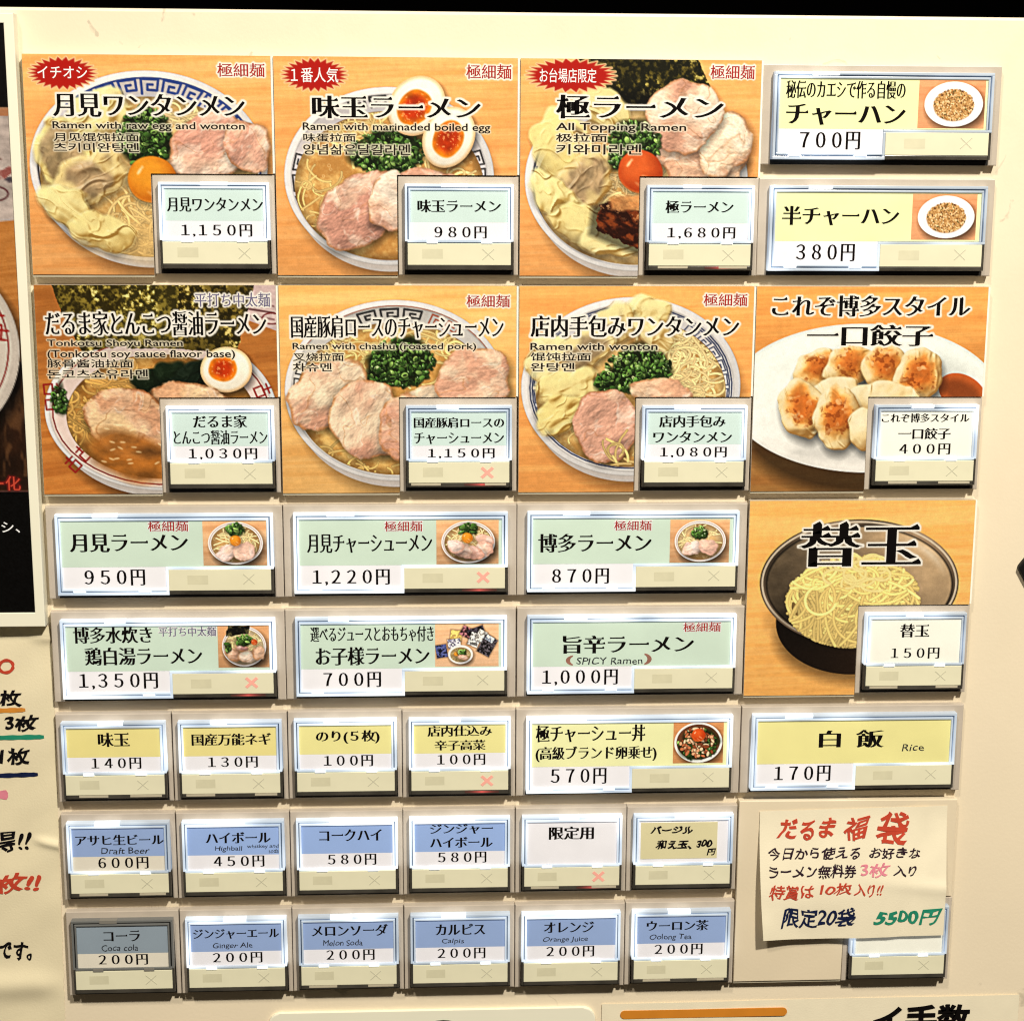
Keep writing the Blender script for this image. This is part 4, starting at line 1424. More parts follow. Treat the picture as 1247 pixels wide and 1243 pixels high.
def lettering_set(e, items, z, inks):
    """printed and handwritten strings of one label; each string is one flat piece of print"""
    for it in items:
        s, x0, y0, x1, y1 = it[:5]
        if s in ('thumb', 'cross', 'paper'):
            continue
        if s in ('h (', 'h )'):
            t = -1 if s == 'h (' else 1
            cx = x1 if t < 0 else x0
            pts_o = [(cx + t * (x1 - x0) * math.cos(a) * 1.0, (y0 + y1) / 2 + (y1 - y0) / 2 * math.sin(a)) for a in np.linspace(-1.35, 1.35, 9)]
            pts_i = [(cx + t * ((x1 - x0) * 0.55 * math.cos(a) - 0.1), (y0 + y1) / 2 + (y1 - y0) / 2 * 0.8 * math.sin(a)) for a in np.linspace(1.2, -1.2, 9)]
            bm = bmesh.new()
            poly_prism(bm, pts_o + pts_i, z - 0.02, z + 0.05)
            mesh_obj('handwriting', bm, 'ink_spice', e)
        elif s.startswith('h '):
            lettering('handwriting', s[2:], 'pencil', 'ink_pencil', x0, y0, x1, y1, z + 0.05, e)
        elif s.startswith('k '):
            lettering('handwriting', s[2:], 'scrawl', 'ink_marker_black', x0, y0, x1, y1, z + 0.16, e)
        elif s == '極細麺':
            lettering('lettering_outline', s, 'heavy', 'ink_white', x0 - 0.3, y0 - 0.3, x1 + 0.3, y1 + 0.3, z + 0.04, e)
            lettering('lettering', s, 'thin', 'ink_maroon', x0, y0, x1, y1, z + 0.08, e)
        elif s == '平打ち中太麺':
            lettering('lettering_outline', s, 'heavy', 'ink_white', x0 - 0.3, y0 - 0.3, x1 + 0.3, y1 + 0.3, z + 0.04, e)
            lettering('lettering', s, 'thin', 'ink_violet', x0, y0, x1, y1, z + 0.08, e)
        else:
            pr = s.endswith('円')
            lettering('price_lettering' if pr else 'lettering', s, 'price' if pr else inks, 'ink_black', x0, y0, x1, y1, z + 0.05, e)


def single_button(c, r, items, band, label, lit='bright', soldout=False, glow=False, low=15.0, white='white_label', group=None, dz=0.0):
    e = empty('selection_button', c * 40, r * ROW)
    e.location += Vector((random.uniform(-.12, .12) * MM, 0, random.uniform(-.12, .12) * MM))
    tag(e, label, 'button', group)
    Z = 3.0                                            # module millimetres are measured from the panel surface
    bm = bmesh.new()
    arch(bm, 0.15, 39.85, 32.1, 2.2, 2.2, 38.3, 0, Z, 0.3)
    mesh_obj('bezel', bm, 'bezel_plastic', e)
    boxes('well', [(2.21, 2.21, 38.29, 30.2, 0.05, 0.6), (2.21, 30.2, 38.29, 32.05, 0.05, 2.2)], 'well_black', e)
    off = lit == 'off'
    rm, gm, tm = ('rim_off', 'groove_off', 'tab_off') if off else ('rim_' + lit, 'groove_lit', 'tab_lit')
    rim = boxes('cover_rim', [(2.4, 2.4, 38.1, 3.3, .6, Z + 2.6), (2.4, 3.3, 3.15, 21.0, .6, Z + 2.6), (37.35, 3.3, 38.1, 21.0, .6, Z + 2.6),
                              (3.6, 3.75, 36.9, 4.4, .6, Z + 2.85), (3.6, 4.4, 4.2, 20.4, .6, Z + 2.85), (36.3, 4.4, 36.9, 20.4, .6, Z + 2.85),
                              (3.2, 20.45, 37.3, 21.3, .6, Z + 2.75)], rm, e, 0.16)
    boxes('rim_groove', [(3.15, 3.3, 37.35, 3.75, .6, Z + 1.5), (3.15, 3.75, 3.6, 20.45, .6, Z + 1.5), (36.9, 3.75, 37.35, 20.45, .6, Z + 1.5)], gm, rim)
    a = random.uniform(12, 17)
    boxes('tab_or_glint', [(a, 2.3, a + random.uniform(5, 9), 3.45, Z + .5, Z + 2.7)], tm, rim)
    for tx in (9.5, 27.5):
        boxes('tab_or_glint', [(tx, 20.6, tx + 3.6, 21.6, Z + .5, Z + 2.95)], tm, rim)
    lower = boxes('lower_rim', [(2.4, 21.0, 3.15, 30.2, .6, Z + 2.5), (37.35, 21.0, 38.1, 30.2, .6, Z + 2.5), (3.15, 28.75, 37.35, 30.2, .6, Z + 2.5)], 'dark_clear', e, 0.2)
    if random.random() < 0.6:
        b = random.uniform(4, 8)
        boxes('tab_or_glint', [(b, 28.8, b + 10, 29.6, Z + .5, Z + 2.62), (37 - b - 4, 28.8, 36.2, 29.6, Z + .5, Z + 2.62)], 'lip_clear', lower)  # cream pieces standing in for bright reflections on the lower edge
    if band:
        boxes('label_band', [(4.2, 4.4, 36.3, low, Z, Z + 2.3)], 'label_' + band, e)
        boxes('price_strip', [(4.2, low, 36.3, 20.4, Z, Z + 2.28)], 'label_' + white, e)
    else:
        boxes('label_band', [(4.2, 4.4, 36.3, 20.4, Z, Z + 2.3)], 'label_' + white, e)
    for it in items:
        if it[0] == 'paper':
            boxes('paper_slip', [(it[1], it[2] + 1.2, it[3], it[4], Z + 2.3, Z + 2.42)], 'label_kraft_label', e)
    pl = boxes('status_plate', [(3.2, 21.6, 37.3, 28.7, .6, Z + 2.6)], 'status_plate', e, 0.12)
    boxes('status_print', [(8.0, 23.4, 14.8, 26.6, Z + 2.55, Z + 2.62)], 'status_print', pl)
    cross('cross_mark', 'cross_red' if soldout else 'cross_faint', 29.8, 25.2, 2.7, 0.55 if soldout else 0.13, Z + 2.64, pl)
    if soldout or glow:
        boxes('sold_out_lamp', [(22, 28.95, 34, 29.7, Z + .5, Z + 2.58)], 'red_glow', pl)
    lettering_set(e, items, Z + 2.3, 'label')
    bm = bmesh.new()
    quad(bm, 4.25, 4.45, 36.25, 20.35, Z + 2.66)
    mesh_obj('cover_pane', bm, 'clear_pane', e)
    return e


def wide_button(c, r, items, band, label, lit='bright', soldout=False, thumb=None, group=None):
    e = empty('selection_button', c * 40, r * ROW)
    e.location += Vector((random.uniform(-.12, .12) * MM, 0, random.uniform(-.12, .12) * MM))
    tag(e, label, 'button', group)
    Z = 3.0
    bm = bmesh.new()
    arch(bm, 0.15, 79.85, 32.1, 3.5, 2.2, 76.9, 0, Z, 0.3)
    mesh_obj('bezel', bm, 'bezel_plastic', e)
    boxes('well', [(3.51, 2.21, 76.89, 30.46, 0.05, 0.6), (3.51, 30.46, 76.89, 32.05, 0.05, 2.2)], 'well_black', e)
    rim = boxes('cover_rim', [(3.7, 2.4, 76.7, 3.35, .6, Z + 2.6), (3.7, 3.35, 4.55, 29.5, .6, Z + 2.6), (3.7, 29.5, 41.2, 30.45, .6, Z + 2.6),
                              (40.35, 20.75, 76.7, 21.55, .6, Z + 2.7), (40.35, 21.55, 41.15, 29.5, .6, Z + 2.6), (75.85, 3.35, 76.7, 20.75, .6, Z + 2.6),
                              (5.0, 3.85, 75.3, 4.55, .6, Z + 2.85), (5.0, 4.55, 5.5, 28.3, .6, Z + 2.85), (5.0, 28.3, 40.35, 29.0, .6, Z + 2.8),
                              (74.7, 4.55, 75.3, 20.75, .6, Z + 2.85)], 'rim_' + lit, e, 0.16)
    boxes('rim_groove', [(4.55, 3.35, 75.85, 3.85, .6, Z + 1.5), (4.55, 3.85, 5.0, 29.5, .6, Z + 1.5), (5.0, 29.0, 40.35, 29.5, .6, Z + 1.5),
                         (75.3, 3.85, 75.85, 20.75, .6, Z + 1.5)], 'groove_lit', rim)
    a = random.uniform(15, 19)
    boxes('tab_or_glint', [(a, 2.3, a + random.uniform(7, 10), 3.5, Z + .5, Z + 2.7)], 'tab_lit', rim)
    for tx in (9.0, 31.0):
        boxes('tab_or_glint', [(tx, 28.6, tx + 4.0, 29.4, Z + .5, Z + 2.95)], 'tab_lit', rim)
    boxes('lower_rim', [(75.85, 21.55, 76.7, 30.3, .6, Z + 2.4), (41.2, 29.0, 75.85, 30.3, .6, Z + 2.4)], 'dark_clear', e, 0.2)
    boxes('label_band', [(5.5, 4.55, 74.7, 20.6, Z, Z + 2.3)], 'label_' + band, e)
    boxes('price_strip', [(5.5, 20.65, 40.3, 28.3, Z, Z + 2.28)], 'label_white_label', e)
    pl = boxes('status_plate', [(41.2, 21.6, 75.8, 28.95, .6, Z + 2.6)], 'status_plate', e, 0.12)
    boxes('status_print', [(47.5, 23.6, 54.5, 26.8, Z + 2.55, Z + 2.62)], 'status_print', pl)
    cross('cross_mark', 'cross_red' if soldout else 'cross_faint', 68.3, 25.0, 2.7, 0.55 if soldout else 0.13, Z + 2.64, pl)
    if soldout:
        boxes('sold_out_lamp', [(61, 29.2, 73, 29.9, Z + .5, Z + 2.48)], 'red_glow', pl)
    lettering_set(e, items, Z + 2.3, 'label')
    if thumb:
        t = [i for i in items if i[0] == 'thumb'][0]
        p = Pic(t[1], t[2], min(t[3], 74.6), min(t[4], 20.5), 5.2)
        thumb(p)
        p.finish(0.6, 0.2, 0.01, 0.3, 1.05)
        p.build('photo_print', 'print_backlit', e, Z + 2.36, gain=0.9)
    bm = bmesh.new()
    quad(bm, 5.55, 4.6, 74.65, 20.55, Z + 2.66)
    mesh_obj('cover_pane', bm, 'clear_pane', e)
    return e


def photo_card(c, r, items, painter, label, seed=0):
    e = empty('menu_photo_card', c * 40, r * ROW)
    tag(e, label, 'menu card', 'picture cards of the dishes')
    Z = 3.0
    bm = bmesh.new()
    poly_prism(bm, [(0.4, -1.0), (79.5, -1.0), (79.5, 36.2), (39.9, 36.2), (39.9, 69.0), (0.4, 69.0)], 0.0, Z + 0.5)
    mesh_obj('backing', bm, 'card_edge', e)
    bm = bmesh.new()
    box(bm, 0.4, 69.05, 39.9, 69.75, 0.0, Z + 0.2)
    mesh_obj('lower_lip', bm, 'lip_clear', e)
    boxes('gap_glow_strip', [(79.55, -0.8, 80.15, 36.1, 0.0, Z + 0.35)], 'gap_glow_strip', e)  # pale glowing strip added in the gap to imitate leaking light
    p = Pic(0.45, -0.95, 79.45, 68.95, 4.1)
    painter(p)
    p.finish()
    for it in items:
        s, x0, y0, x1, y1 = it
        if s == 'badge':
            p.star(x0, y0, x1, y1)
    zt = Z + 0.60
    for k, it in enumerate(items):
        s, x0, y0, x1, y1 = it
        if s == 'badge':
            continue
        if k > 0 and items[k - 1][0] == 'badge':
            lettering('badge_lettering', s, 'badge', 'ink_white', x0, y0, x1, y1, zt, e)
            continue
        asc = ord(s[0]) < 128
        hang = 0xAC00 <= ord(s[0]) <= 0xD7A3
        if s in ('極細麺', '平打ち中太麺'):
            p.halo(s, 'thin', x0, y0, x1, y1, 0.5)
            lettering('lettering', s, 'thin', 'ink_maroon' if s == '極細麺' else 'ink_violet', x0, y0, x1, y1, zt, e)
        elif asc or hang or s in CHINESE:
            p.halo(s, 'sans', x0, y0, x1, y1, 0.42, (255, 240, 206), 0.8)
            lettering('lettering', s, 'sans', 'ink_soft', x0, y0, x1, y1, zt, e)
        else:
            p.halo(s, 'title', x0, y0, x1, y1, 0.72)
            lettering('title_lettering', s, 'title', 'ink_black', x0, y0, x1, y1, zt, e)
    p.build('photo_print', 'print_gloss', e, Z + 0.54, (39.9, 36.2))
    return e


CHINESE = {'月见馄饨拉面', '味蛋拉面', '极拉面', '豚骨酱油拉面', '叉烧拉面', '馄饨拉面'}

random.seed(5)
CARDS = [
    (0, 0, pic_tsukimi_wonton, 'ramen photo card with raw egg yolk and wontons and a red starburst',
     [('badge', 2.0, -0.2, 24.2, 10.1), ('イチオシ', 5.1, 2.8, 20.9, 6.6), ('極細麺', 62.4, 1.2, 77.6, 5.6), ('月見ワンタンメン', 9.4, 11.2, 71.0, 18.5),
      ('Ramen with raw egg and wonton', 9.1, 20.0, 70.8, 22.9), ('月见馄饨拉面', 9.2, 23.5, 36.6, 26.2), ('츠키미완탕멘', 9.1, 26.7, 36.5, 29.6)]),
    (2, 0, pic_ajitama, 'ramen photo card with two halved boiled eggs and a red starburst',
     [('badge', 2.7, -0.5, 24.5, 10.1), ('１番人気', 6.0, 2.5, 21.3, 7.2), ('極細麺', 62.7, 0.9, 77.4, 5.6), ('味玉ラーメン', 12.6, 11.2, 67.5, 18.4),
      ('Ramen with marinaded boiled egg', 9.5, 19.8, 70.6, 22.9), ('味蛋拉面', 9.6, 23.2, 26.6, 25.9), ('양념삶은달걀라멘', 9.5, 26.6, 44.4, 30.0)]),
    (4, 0, pic_kiwami, 'ramen photo card with nori, orange yolk and dark braised pork block',
     [('badge', 1.8, -1.1, 31.9, 9.7), ('お台場店限定', 6.6, 2.1, 25.2, 6.6), ('極細麺', 62.6, 0.4, 77.2, 5.0), ('極ラーメン', 12.0, 10.4, 67.4, 17.9),
      ('All Topping Ramen', 12.1, 19.3, 55.1, 22.4), ('极拉面', 12.1, 22.7, 29.0, 25.4), ('키와미라멘', 12.2, 26.1, 40.4, 29.4)]),
    (0, 2, pic_tonkotsu, 'ramen photo card with tall golden nori sheets and red-marked bowl, soy sauce ramen',
     [('平打ち中太麺', 52.8, 1.3, 77.6, 6.1), ('だるま家とんこつ醤油ラーメン', 3.5, 7.6, 76.2, 15.6), ('Tonkotsu Shoyu Ramen', 3.9, 17.0, 48.4, 19.8),
      ('(Tonkotsu soy sauce flavor base)', 3.8, 20.4, 65.6, 23.6), ('豚骨酱油拉面', 3.6, 23.5, 31.8, 26.3), ('돈코츠쇼유라멘', 3.4, 26.9, 36.6, 30.0)]),
    (2, 2, pic_chashu, 'ramen photo card covered in roasted pork slices, without egg or wontons',
     [('極細麺', 62.7, 1.9, 77.2, 6.1), ('国産豚肩ロースのチャーシューメン', 4.3, 8.9, 75.2, 16.4), ('Ramen with chashu (roasted pork)', 4.7, 18.0, 66.0, 20.8),
      ('叉烧拉面', 4.7, 21.3, 21.7, 24.1), ('차슈멘', 4.6, 24.7, 17.6, 27.6)]),
    (4, 2, pic_wonton, 'ramen photo card with wontons, tangled noodles and no egg',
     [('極細麺', 62.4, 1.3, 77.2, 5.6), ('店内手包みワンタンメン', 4.2, 8.8, 74.8, 16.0), ('Ramen with wonton', 4.2, 18.0, 47.2, 20.4),
      ('馄饨拉面', 4.3, 21.2, 24.7, 24.0), ('완탕멘', 4.3, 24.7, 19.2, 27.5)]),
    (6, 2, pic_gyoza, 'photo card of browned gyoza dumplings on a white plate',
     [('これぞ博多スタイル', 5.7, 2.0, 73.7, 9.1), ('一口餃子', 18.0, 11.8, 61.3, 19.0)]),
    (6, 4, pic_kaedama, 'photo card of plain noodles in a dark metal bowl',
     [('替玉', 17.9, 6.3, 61.3, 22.4)]),
]
for c, r, fn, lab, items in CARDS:
    photo_card(c, r, items, fn, lab)

G_PIC = 'small buttons set into the picture cards'
G_WIDE = 'wide menu buttons'
G_SIDE = 'small topping buttons'
G_DRINK = 'small drink buttons'
single_button(1, 1, [('月見ワンタンメン', 5.0, 7.3, 36.2, 11.9), ('１,１５０円', 9.4, 15.9, 32.5, 20.0)], 'mint_pale',
              'mint button 1,150 yen set in the raw egg and wonton ramen card', group=G_PIC, low=14.8)
single_button(3, 1, [('味玉ラーメン', 6.5, 7.5, 34.0, 11.6), ('９８０円', 12.0, 16.1, 29.3, 20.0)], 'mint_pale',
              'mint button 980 yen set in the boiled egg ramen card', group=G_PIC, low=14.8)
single_button(5, 1, [('極ラーメン', 8.4, 7.4, 31.2, 11.5), ('１,６８０円', 9.3, 16.1, 32.0, 19.9)], 'mint_pale',
              'mint button 1,680 yen with a red glow along its lower edge', 'mixed', glow=True, group=G_PIC, low=14.8)
single_button(1, 3, [('だるま家', 11.3, 5.3, 29.4, 9.6), ('とんこつ醤油ラーメン', 4.7, 10.4, 36.0, 15.2), ('１,０３０円', 9.5, 16.5, 32.4, 20.4)], 'mint_pale',
              'mint button 1,030 yen set in the soy sauce ramen card with golden nori', group=G_PIC, low=15.8)
single_button(3, 3, [('国産豚肩ロースの', 5.0, 6.3, 35.5, 9.9), ('チャーシューメン', 5.1, 11.5, 35.5, 15.4), ('１,１５０円', 9.7, 16.9, 32.3, 20.4)], 'mint_pale',
              'mint roasted pork ramen button 1,150 yen with a red sold-out cross', soldout=True, group=G_PIC, low=16.0)
single_button(5, 3, [('店内手包み', 7.9, 5.7, 30.8, 9.7), ('ワンタンメン', 6.0, 11.1, 33.1, 15.0), ('１,０８０円', 8.5, 16.5, 31.4, 20.2)], 'mint_pale',
              'mint button 1,080 yen set in the eggless wonton ramen card', group=G_PIC, low=15.6)
single_button(7, 3, [('これぞ博多スタイル', 4.5, 5.3, 35.0, 8.4), ('一口餃子', 10.5, 10.3, 28.7, 14.2), ('４００円', 11.1, 15.7, 28.9, 19.5)], None,
              'white button 400 yen set in the gyoza dumpling card', 'mixed', group=G_PIC, white='cream_label')
single_button(7, 5, [('替玉', 14.5, 6.1, 25.1, 11.1), ('１５０円', 11.8, 14.9, 29.1, 18.9)], None,
              'white button 150 yen set in the card of plain noodles', 'blue', group=G_PIC, white='cream_label')
wide_button(6, 0, [('秘伝のカエシで作る自慢の', 7.5, 5.2, 47.2, 10.9), ('チャーハン', 7.8, 12.7, 47.6, 19.4), ('７００円', 12.7, 21.5, 32.8, 27.2),
                   ('thumb', 51.7, 4.7, 73.9, 20.2)], 'cream_yellow', 'wide yellow fried rice button priced 700 yen with two lines of text', 'blue', thumb=thumb_friedrice, group=G_WIDE)
wide_button(6, 1, [('半チャーハン', 7.7, 9.1, 47.2, 15.4), ('３８０円', 12.8, 21.5, 32.7, 27.2), ('thumb', 51.5, 5.0, 73.3, 20.0)], 'cream_yellow',
            'wide yellow half fried rice button priced 380 yen', 'blue', thumb=thumb_friedrice, group=G_WIDE)
wide_button(0, 4, [('月見ラーメン', 8.3, 9.1, 48.1, 15.4), ('極細麺', 34.8, 4.6, 48.3, 8.3), ('９５０円', 12.8, 21.5, 33.2, 27.0), ('thumb', 53.1, 4.8, 75.1, 20.3)], 'mint',
            'wide mint egg ramen button priced 950 yen with a bowl thumbnail', thumb=thumb_tsukimi, group=G_WIDE)
wide_button(0, 5, [('博多水炊き', 8.0, 4.8, 34.9, 10.6), ('鶏白湯ラーメン', 11.5, 12.1, 51.7, 18.4), ('平打ち中太麺', 37.1, 4.9, 56.6, 8.3), ('１,３５０円', 9.3, 21.2, 36.2, 27.0),
                   ('thumb', 57.1, 4.6, 74.6, 19.6)], 'mint', 'wide mint chicken broth ramen button 1,350 yen with a red sold-out cross', soldout=True, thumb=thumb_paitan, group=G_WIDE)
wide_button(2, 4, [('月見チャーシューメン', 8.2, 9.7, 50.9, 16.2), ('極細麺', 34.6, 5.1, 47.5, 8.8), ('１,２２０円', 9.9, 22.0, 36.3, 27.6), ('thumb', 52.3, 5.0, 73.6, 20.4)], 'mint',
            'wide mint egg and pork ramen button 1,220 yen with a red sold-out cross', soldout=True, thumb=thumb_tsukimi_chashu, group=G_WIDE)
wide_button(2, 5, [('選べるジュースとおもちゃ付き', 8.8, 5.5, 51.4, 10.9), ('お子様ラーメン', 10.5, 12.8, 49.9, 19.3), ('７００円', 13.1, 21.8, 33.0, 27.2), ('thumb', 51.8, 4.7, 73.8, 20.1)], 'mint',
            "wide mint children's ramen button 700 yen with a thumbnail of toys", thumb=thumb_kids, group=G_WIDE)
wide_button(4, 4, [('博多ラーメン', 7.3, 10.0, 46.5, 16.5), ('極細麺', 33.4, 5.3, 46.3, 8.9), ('８７０円', 12.2, 22.2, 31.9, 27.6), ('thumb', 52.8, 5.2, 73.4, 20.4)], 'mint',
            'wide mint plain ramen button priced 870 yen with an eggless bowl thumbnail', thumb=thumb_hakata, group=G_WIDE)
wide_button(4, 5, [('旨辛ラーメン', 16.0, 9.5, 62.0, 15.9), ('極細麺', 58.0, 4.9, 71.1, 8.4), ('h SPICY Ramen', 20.8, 17.3, 44.0, 20.1), ('h (', 17.1, 16.5, 20.2, 20.3), ('h )', 44.0, 16.0, 47.2, 20.3),
                   ('１,０００円', 8.9, 21.7, 35.4, 27.4)], 'mint', 'wide mint spicy ramen button 1,000 yen with handwriting and no thumbnail', group=G_WIDE)
wide_button(4, 6, [('極チャーシュー丼', 6.9, 5.2, 45.6, 11.5), ('(高級ブランド卵乗せ)', 6.9, 13.1, 49.8, 18.7), ('５７０円', 12.3, 21.2, 32.1, 27.0), ('thumb', 55.6, 4.6, 73.4, 19.8)], 'cream_yellow',
            'wide yellow pork rice bowl button priced 570 yen', thumb=thumb_don, group=G_WIDE)
wide_button(6, 6, [('白', 27.5, 8.3, 35.4, 14.6), ('飯', 40.7, 8.2, 51.0, 14.8), ('h Rice', 57.5, 13.7, 65.5, 16.4), ('１７０円', 11.9, 21.3, 32.2, 27.1)], 'yellow',
            'wide yellow rice button priced 170 yen with Rice written in pen', 'mixed', group=G_WIDE)
single_button(0, 6, [('味玉', 14.9, 6.1, 25.8, 11.2), ('１４０円', 12.3, 15.2, 29.5, 19.3)], 'amber_yellow', 'small yellow boiled egg topping button priced 140 yen', 'blue', group=G_SIDE)
single_button(1, 6, [('国産万能ネギ', 7.0, 6.8, 34.6, 11.1), ('１３０円', 12.4, 15.3, 29.7, 19.3)], 'amber_yellow', 'small yellow spring onion topping button priced 130 yen', group=G_SIDE)
single_button(2, 6, [('のり(５枚)', 10.0, 6.3, 32.2, 11.1), ('１００円', 12.6, 15.4, 29.8, 19.5)], 'yellow', 'small yellow seaweed topping button priced 100 yen without a cross', group=G_SIDE)
single_button(3, 6, [('店内仕込み', 8.9, 4.9, 31.6, 8.8), ('辛子高菜', 11.4, 10.0, 29.4, 13.9), ('１００円', 12.3, 15.4, 29.2, 19.4)], 'yellow',
              'small yellow pickled greens button priced 100 yen with a red sold-out cross', soldout=True, group=G_SIDE)
single_button(0, 7, [('アサヒ生ビール', 5.4, 6.9, 36.2, 10.7), ('h Draft Beer', 14.2, 11.6, 31.1, 14.2), ('６００円', 13.0, 15.3, 30.5, 19.6)], 'dusty_blue',
              'small blue draft beer button priced 600 yen', 'mixed', group=G_DRINK, white='unlit_label')
single_button(1, 7, [('ハイボール', 10.6, 6.5, 33.5, 10.6), ('h Highball', 13.8, 11.6, 23.4, 14.0), ('h whiskey and', 25.0, 11.1, 36.1, 13.0), ('h soda', 32.6, 12.9, 36.1, 14.5), ('４５０円', 13.2, 15.3, 31.0, 19.5)],
              'sky_blue', 'small blue highball button priced 450 yen with three scribbled words', group=G_DRINK)
single_button(2, 7, [('コークハイ', 10.5, 6.0, 32.6, 10.4), ('５８０円', 13.3, 15.3, 30.5, 19.4)], 'sky_blue', 'small blue whisky cola button 580 yen with one line of text', group=G_DRINK)
single_button(3, 7, [('ジンジャー', 9.6, 4.7, 32.0, 8.4), ('ハイボール', 9.6, 9.6, 32.0, 13.5), ('５８０円', 12.4, 15.2, 29.7, 19.3)], 'sky_blue',
              'small blue ginger highball button 580 yen with two lines of text', group=G_DRINK)
single_button(4, 7, [('限定用', 11.9, 6.2, 28.0, 11.1)], None, 'small plain white button with red sold-out cross and no price', soldout=True, group=G_SIDE)
single_button(5, 7, [('k バージル', 8.2, 6.4, 23.6, 9.6), ('k 和え玉、', 10.2, 11.7, 23.3, 15.5), ('k 300', 24.9, 11.7, 30.8, 14.9), ('k 円', 28.7, 15.1, 32.1, 17.9), ('paper', 4.9, 4.0, 32.4, 18.9)], None,
              'small button with a handwritten kraft paper slip 300 yen', group=G_SIDE)
single_button(0, 8, [('コーラ', 13.6, 6.2, 26.5, 10.4), ('h Coca cola', 12.7, 11.6, 25.6, 14.2), ('２００円', 11.4, 15.4, 28.9, 19.4)], 'slate_blue',
              'small unlit dull blue cola button 200 yen with a dark rim', 'off', group=G_DRINK, white='unlit_label')
single_button(1, 8, [('ジンジャーエール', 5.0, 6.4, 35.6, 10.1), ('h Ginger Ale', 11.9, 11.6, 26.0, 14.1), ('２００円', 11.7, 15.4, 29.4, 19.4)], 'dusty_blue', 'small blue ginger ale button 200 yen', 'mixed', group=G_DRINK)
single_button(2, 8, [('メロンソーダ', 7.1, 5.6, 34.4, 10.0), ('h Melon Soda', 11.2, 11.3, 25.3, 13.8), ('２００円', 12.2, 15.2, 29.5, 19.3)], 'dusty_blue', 'small blue melon soda button 200 yen', 'mixed', group=G_DRINK)
single_button(3, 8, [('カルピス', 11.3, 6.0, 29.3, 10.2), ('h Calpis', 13.7, 11.6, 21.6, 14.0), ('２００円', 12.0, 15.3, 29.3, 19.4)], 'dusty_blue', 'small blue milky soft drink button 200 yen, between melon soda and orange juice', 'mixed', group=G_DRINK)
single_button(4, 8, [('オレンジ', 10.3, 5.8, 28.6, 9.9), ('h Orange Juice', 10.1, 11.5, 26.3, 13.9), ('２００円', 11.3, 15.2, 28.7, 19.3)], 'dusty_blue', 'small blue orange juice button 200 yen', group=G_DRINK)
single_button(5, 8, [('ウーロン茶', 7.6, 6.1, 30.3, 10.1), ('h Oolong Tea', 8.8, 11.2, 24.1, 14.0), ('２００円', 10.6, 15.3, 28.2, 19.4)], 'dusty_blue', 'small blue oolong tea button 200 yen', 'mixed', group=G_DRINK)
single_button(7, 8, [], None, 'small blank white button half hidden by the handwritten note', 'blue', group=G_SIDE, white='cream_label')

# blank cover plate under the handwritten note
e = empty('blank_cover_plate', 240, 7 * ROW)
tag(e, 'plain cream cover plate without print behind the handwritten note', 'cover plate')
bm = bmesh.new()
poly_prism(bm, [(0.3, -1.6), (79.6, -1.2), (79.6, 36.1), (40.0, 36.1), (40.0, 68.2), (0.3, 68.2)], 0.0, 3.2, 0.3)
mesh_obj('face', bm, 'plate_paint', e)
bm = bmesh.new()
box(bm, 0.3, 68.25, 40.0, 69.0, 0.0, 2.6)
mesh_obj('lower_lip', bm, 'lip_clear', e)


# ------------------------------------------------------------------ paper things: note, taped sheet, poster, lower plates
def surf_grid(name, us, vs_, fn, mat, parent):
    bm = bmesh.new()
    g = [[bm.verts.new(Vector((x * MM, -z * MM, -y * MM))) for (x, y, z) in (fn(u, v) for u in us)] for v in vs_]
    for j in range(len(vs_) - 1):
        for i in range(len(us) - 1):
            bm.faces.new((g[j][i], g[j + 1][i], g[j + 1][i + 1], g[j][i + 1]))
    o = mesh_obj(name, bm, mat, parent)
    for p_ in o.data.polygons:
        p_.use_smooth = True
    return o


def surf_lettering(name, s, style, mat, x0, y0, x1, y1, zf, parent, lift=0.14, skew=0.0):
    """lettering laid onto a curved sheet: zf gives the sheet's height"""
    me = text_mesh(s, style).copy()
    n = len(me.vertices)
    co = np.empty(n * 3)
    me.vertices.foreach_get('co', co)
    co = co.reshape(-1, 3)
    x = x0 + co[:, 0] * (x1 - x0)
    y = y1 - co[:, 2] * (y1 - y0) + skew * (co[:, 0] - 0.5) * (y1 - y0)
    z = np.array([zf(a, b) for a, b in zip(x, y)]) + lift
    out = np.stack([x * MM, -z * MM, -y * MM], 1)
    me.vertices.foreach_set('co', out.ravel())
    me.materials.append(MATS[mat])
    me.update()
    return link(name, me, parent)


def smooth(t):
    t = max(0.0, min(1.0, t))
    return t * t * (3 - 2 * t)


note = empty('handwritten_note', 240, 7 * ROW)
tag(note, 'handwritten cream paper note, red heading and green price of 5500 yen', 'paper note')


def note_z(x, y):
    z = 3.5 + 3.3 * smooth((y - 2) / 34.0)
    z += 1.1 * smooth((24 - x) / 16.0) * smooth((y - 26) / 26.0)
    z += 0.5 * math.sin(x * 0.12 + 1.0) * smooth((y - 36) / 14.0) * smooth((60 - x) / 20)
    z += 0.10 * math.sin(x * 0.31 + y * 0.12)
    z += 0.55 * math.exp(-((y - 24 - 0.10 * x) / 2.4) ** 2) * smooth((x - 40) / 30) + 0.35 * math.exp(-((x - 66 + 0.2 * y) / 3.0) ** 2)
    return z


def note_fn(u, v):
    xl = 7.8 + 1.9 * v ** 2.2
    xr = 76.0 + 0.1 * v
    x = xl + (xr - xl) * u
    y = 2.2 - 1.2 * u + v * (47.6 + 1.4 * u) + 0.4 * math.sin(u * 5) * v
    return x, y, note_z(x, y)


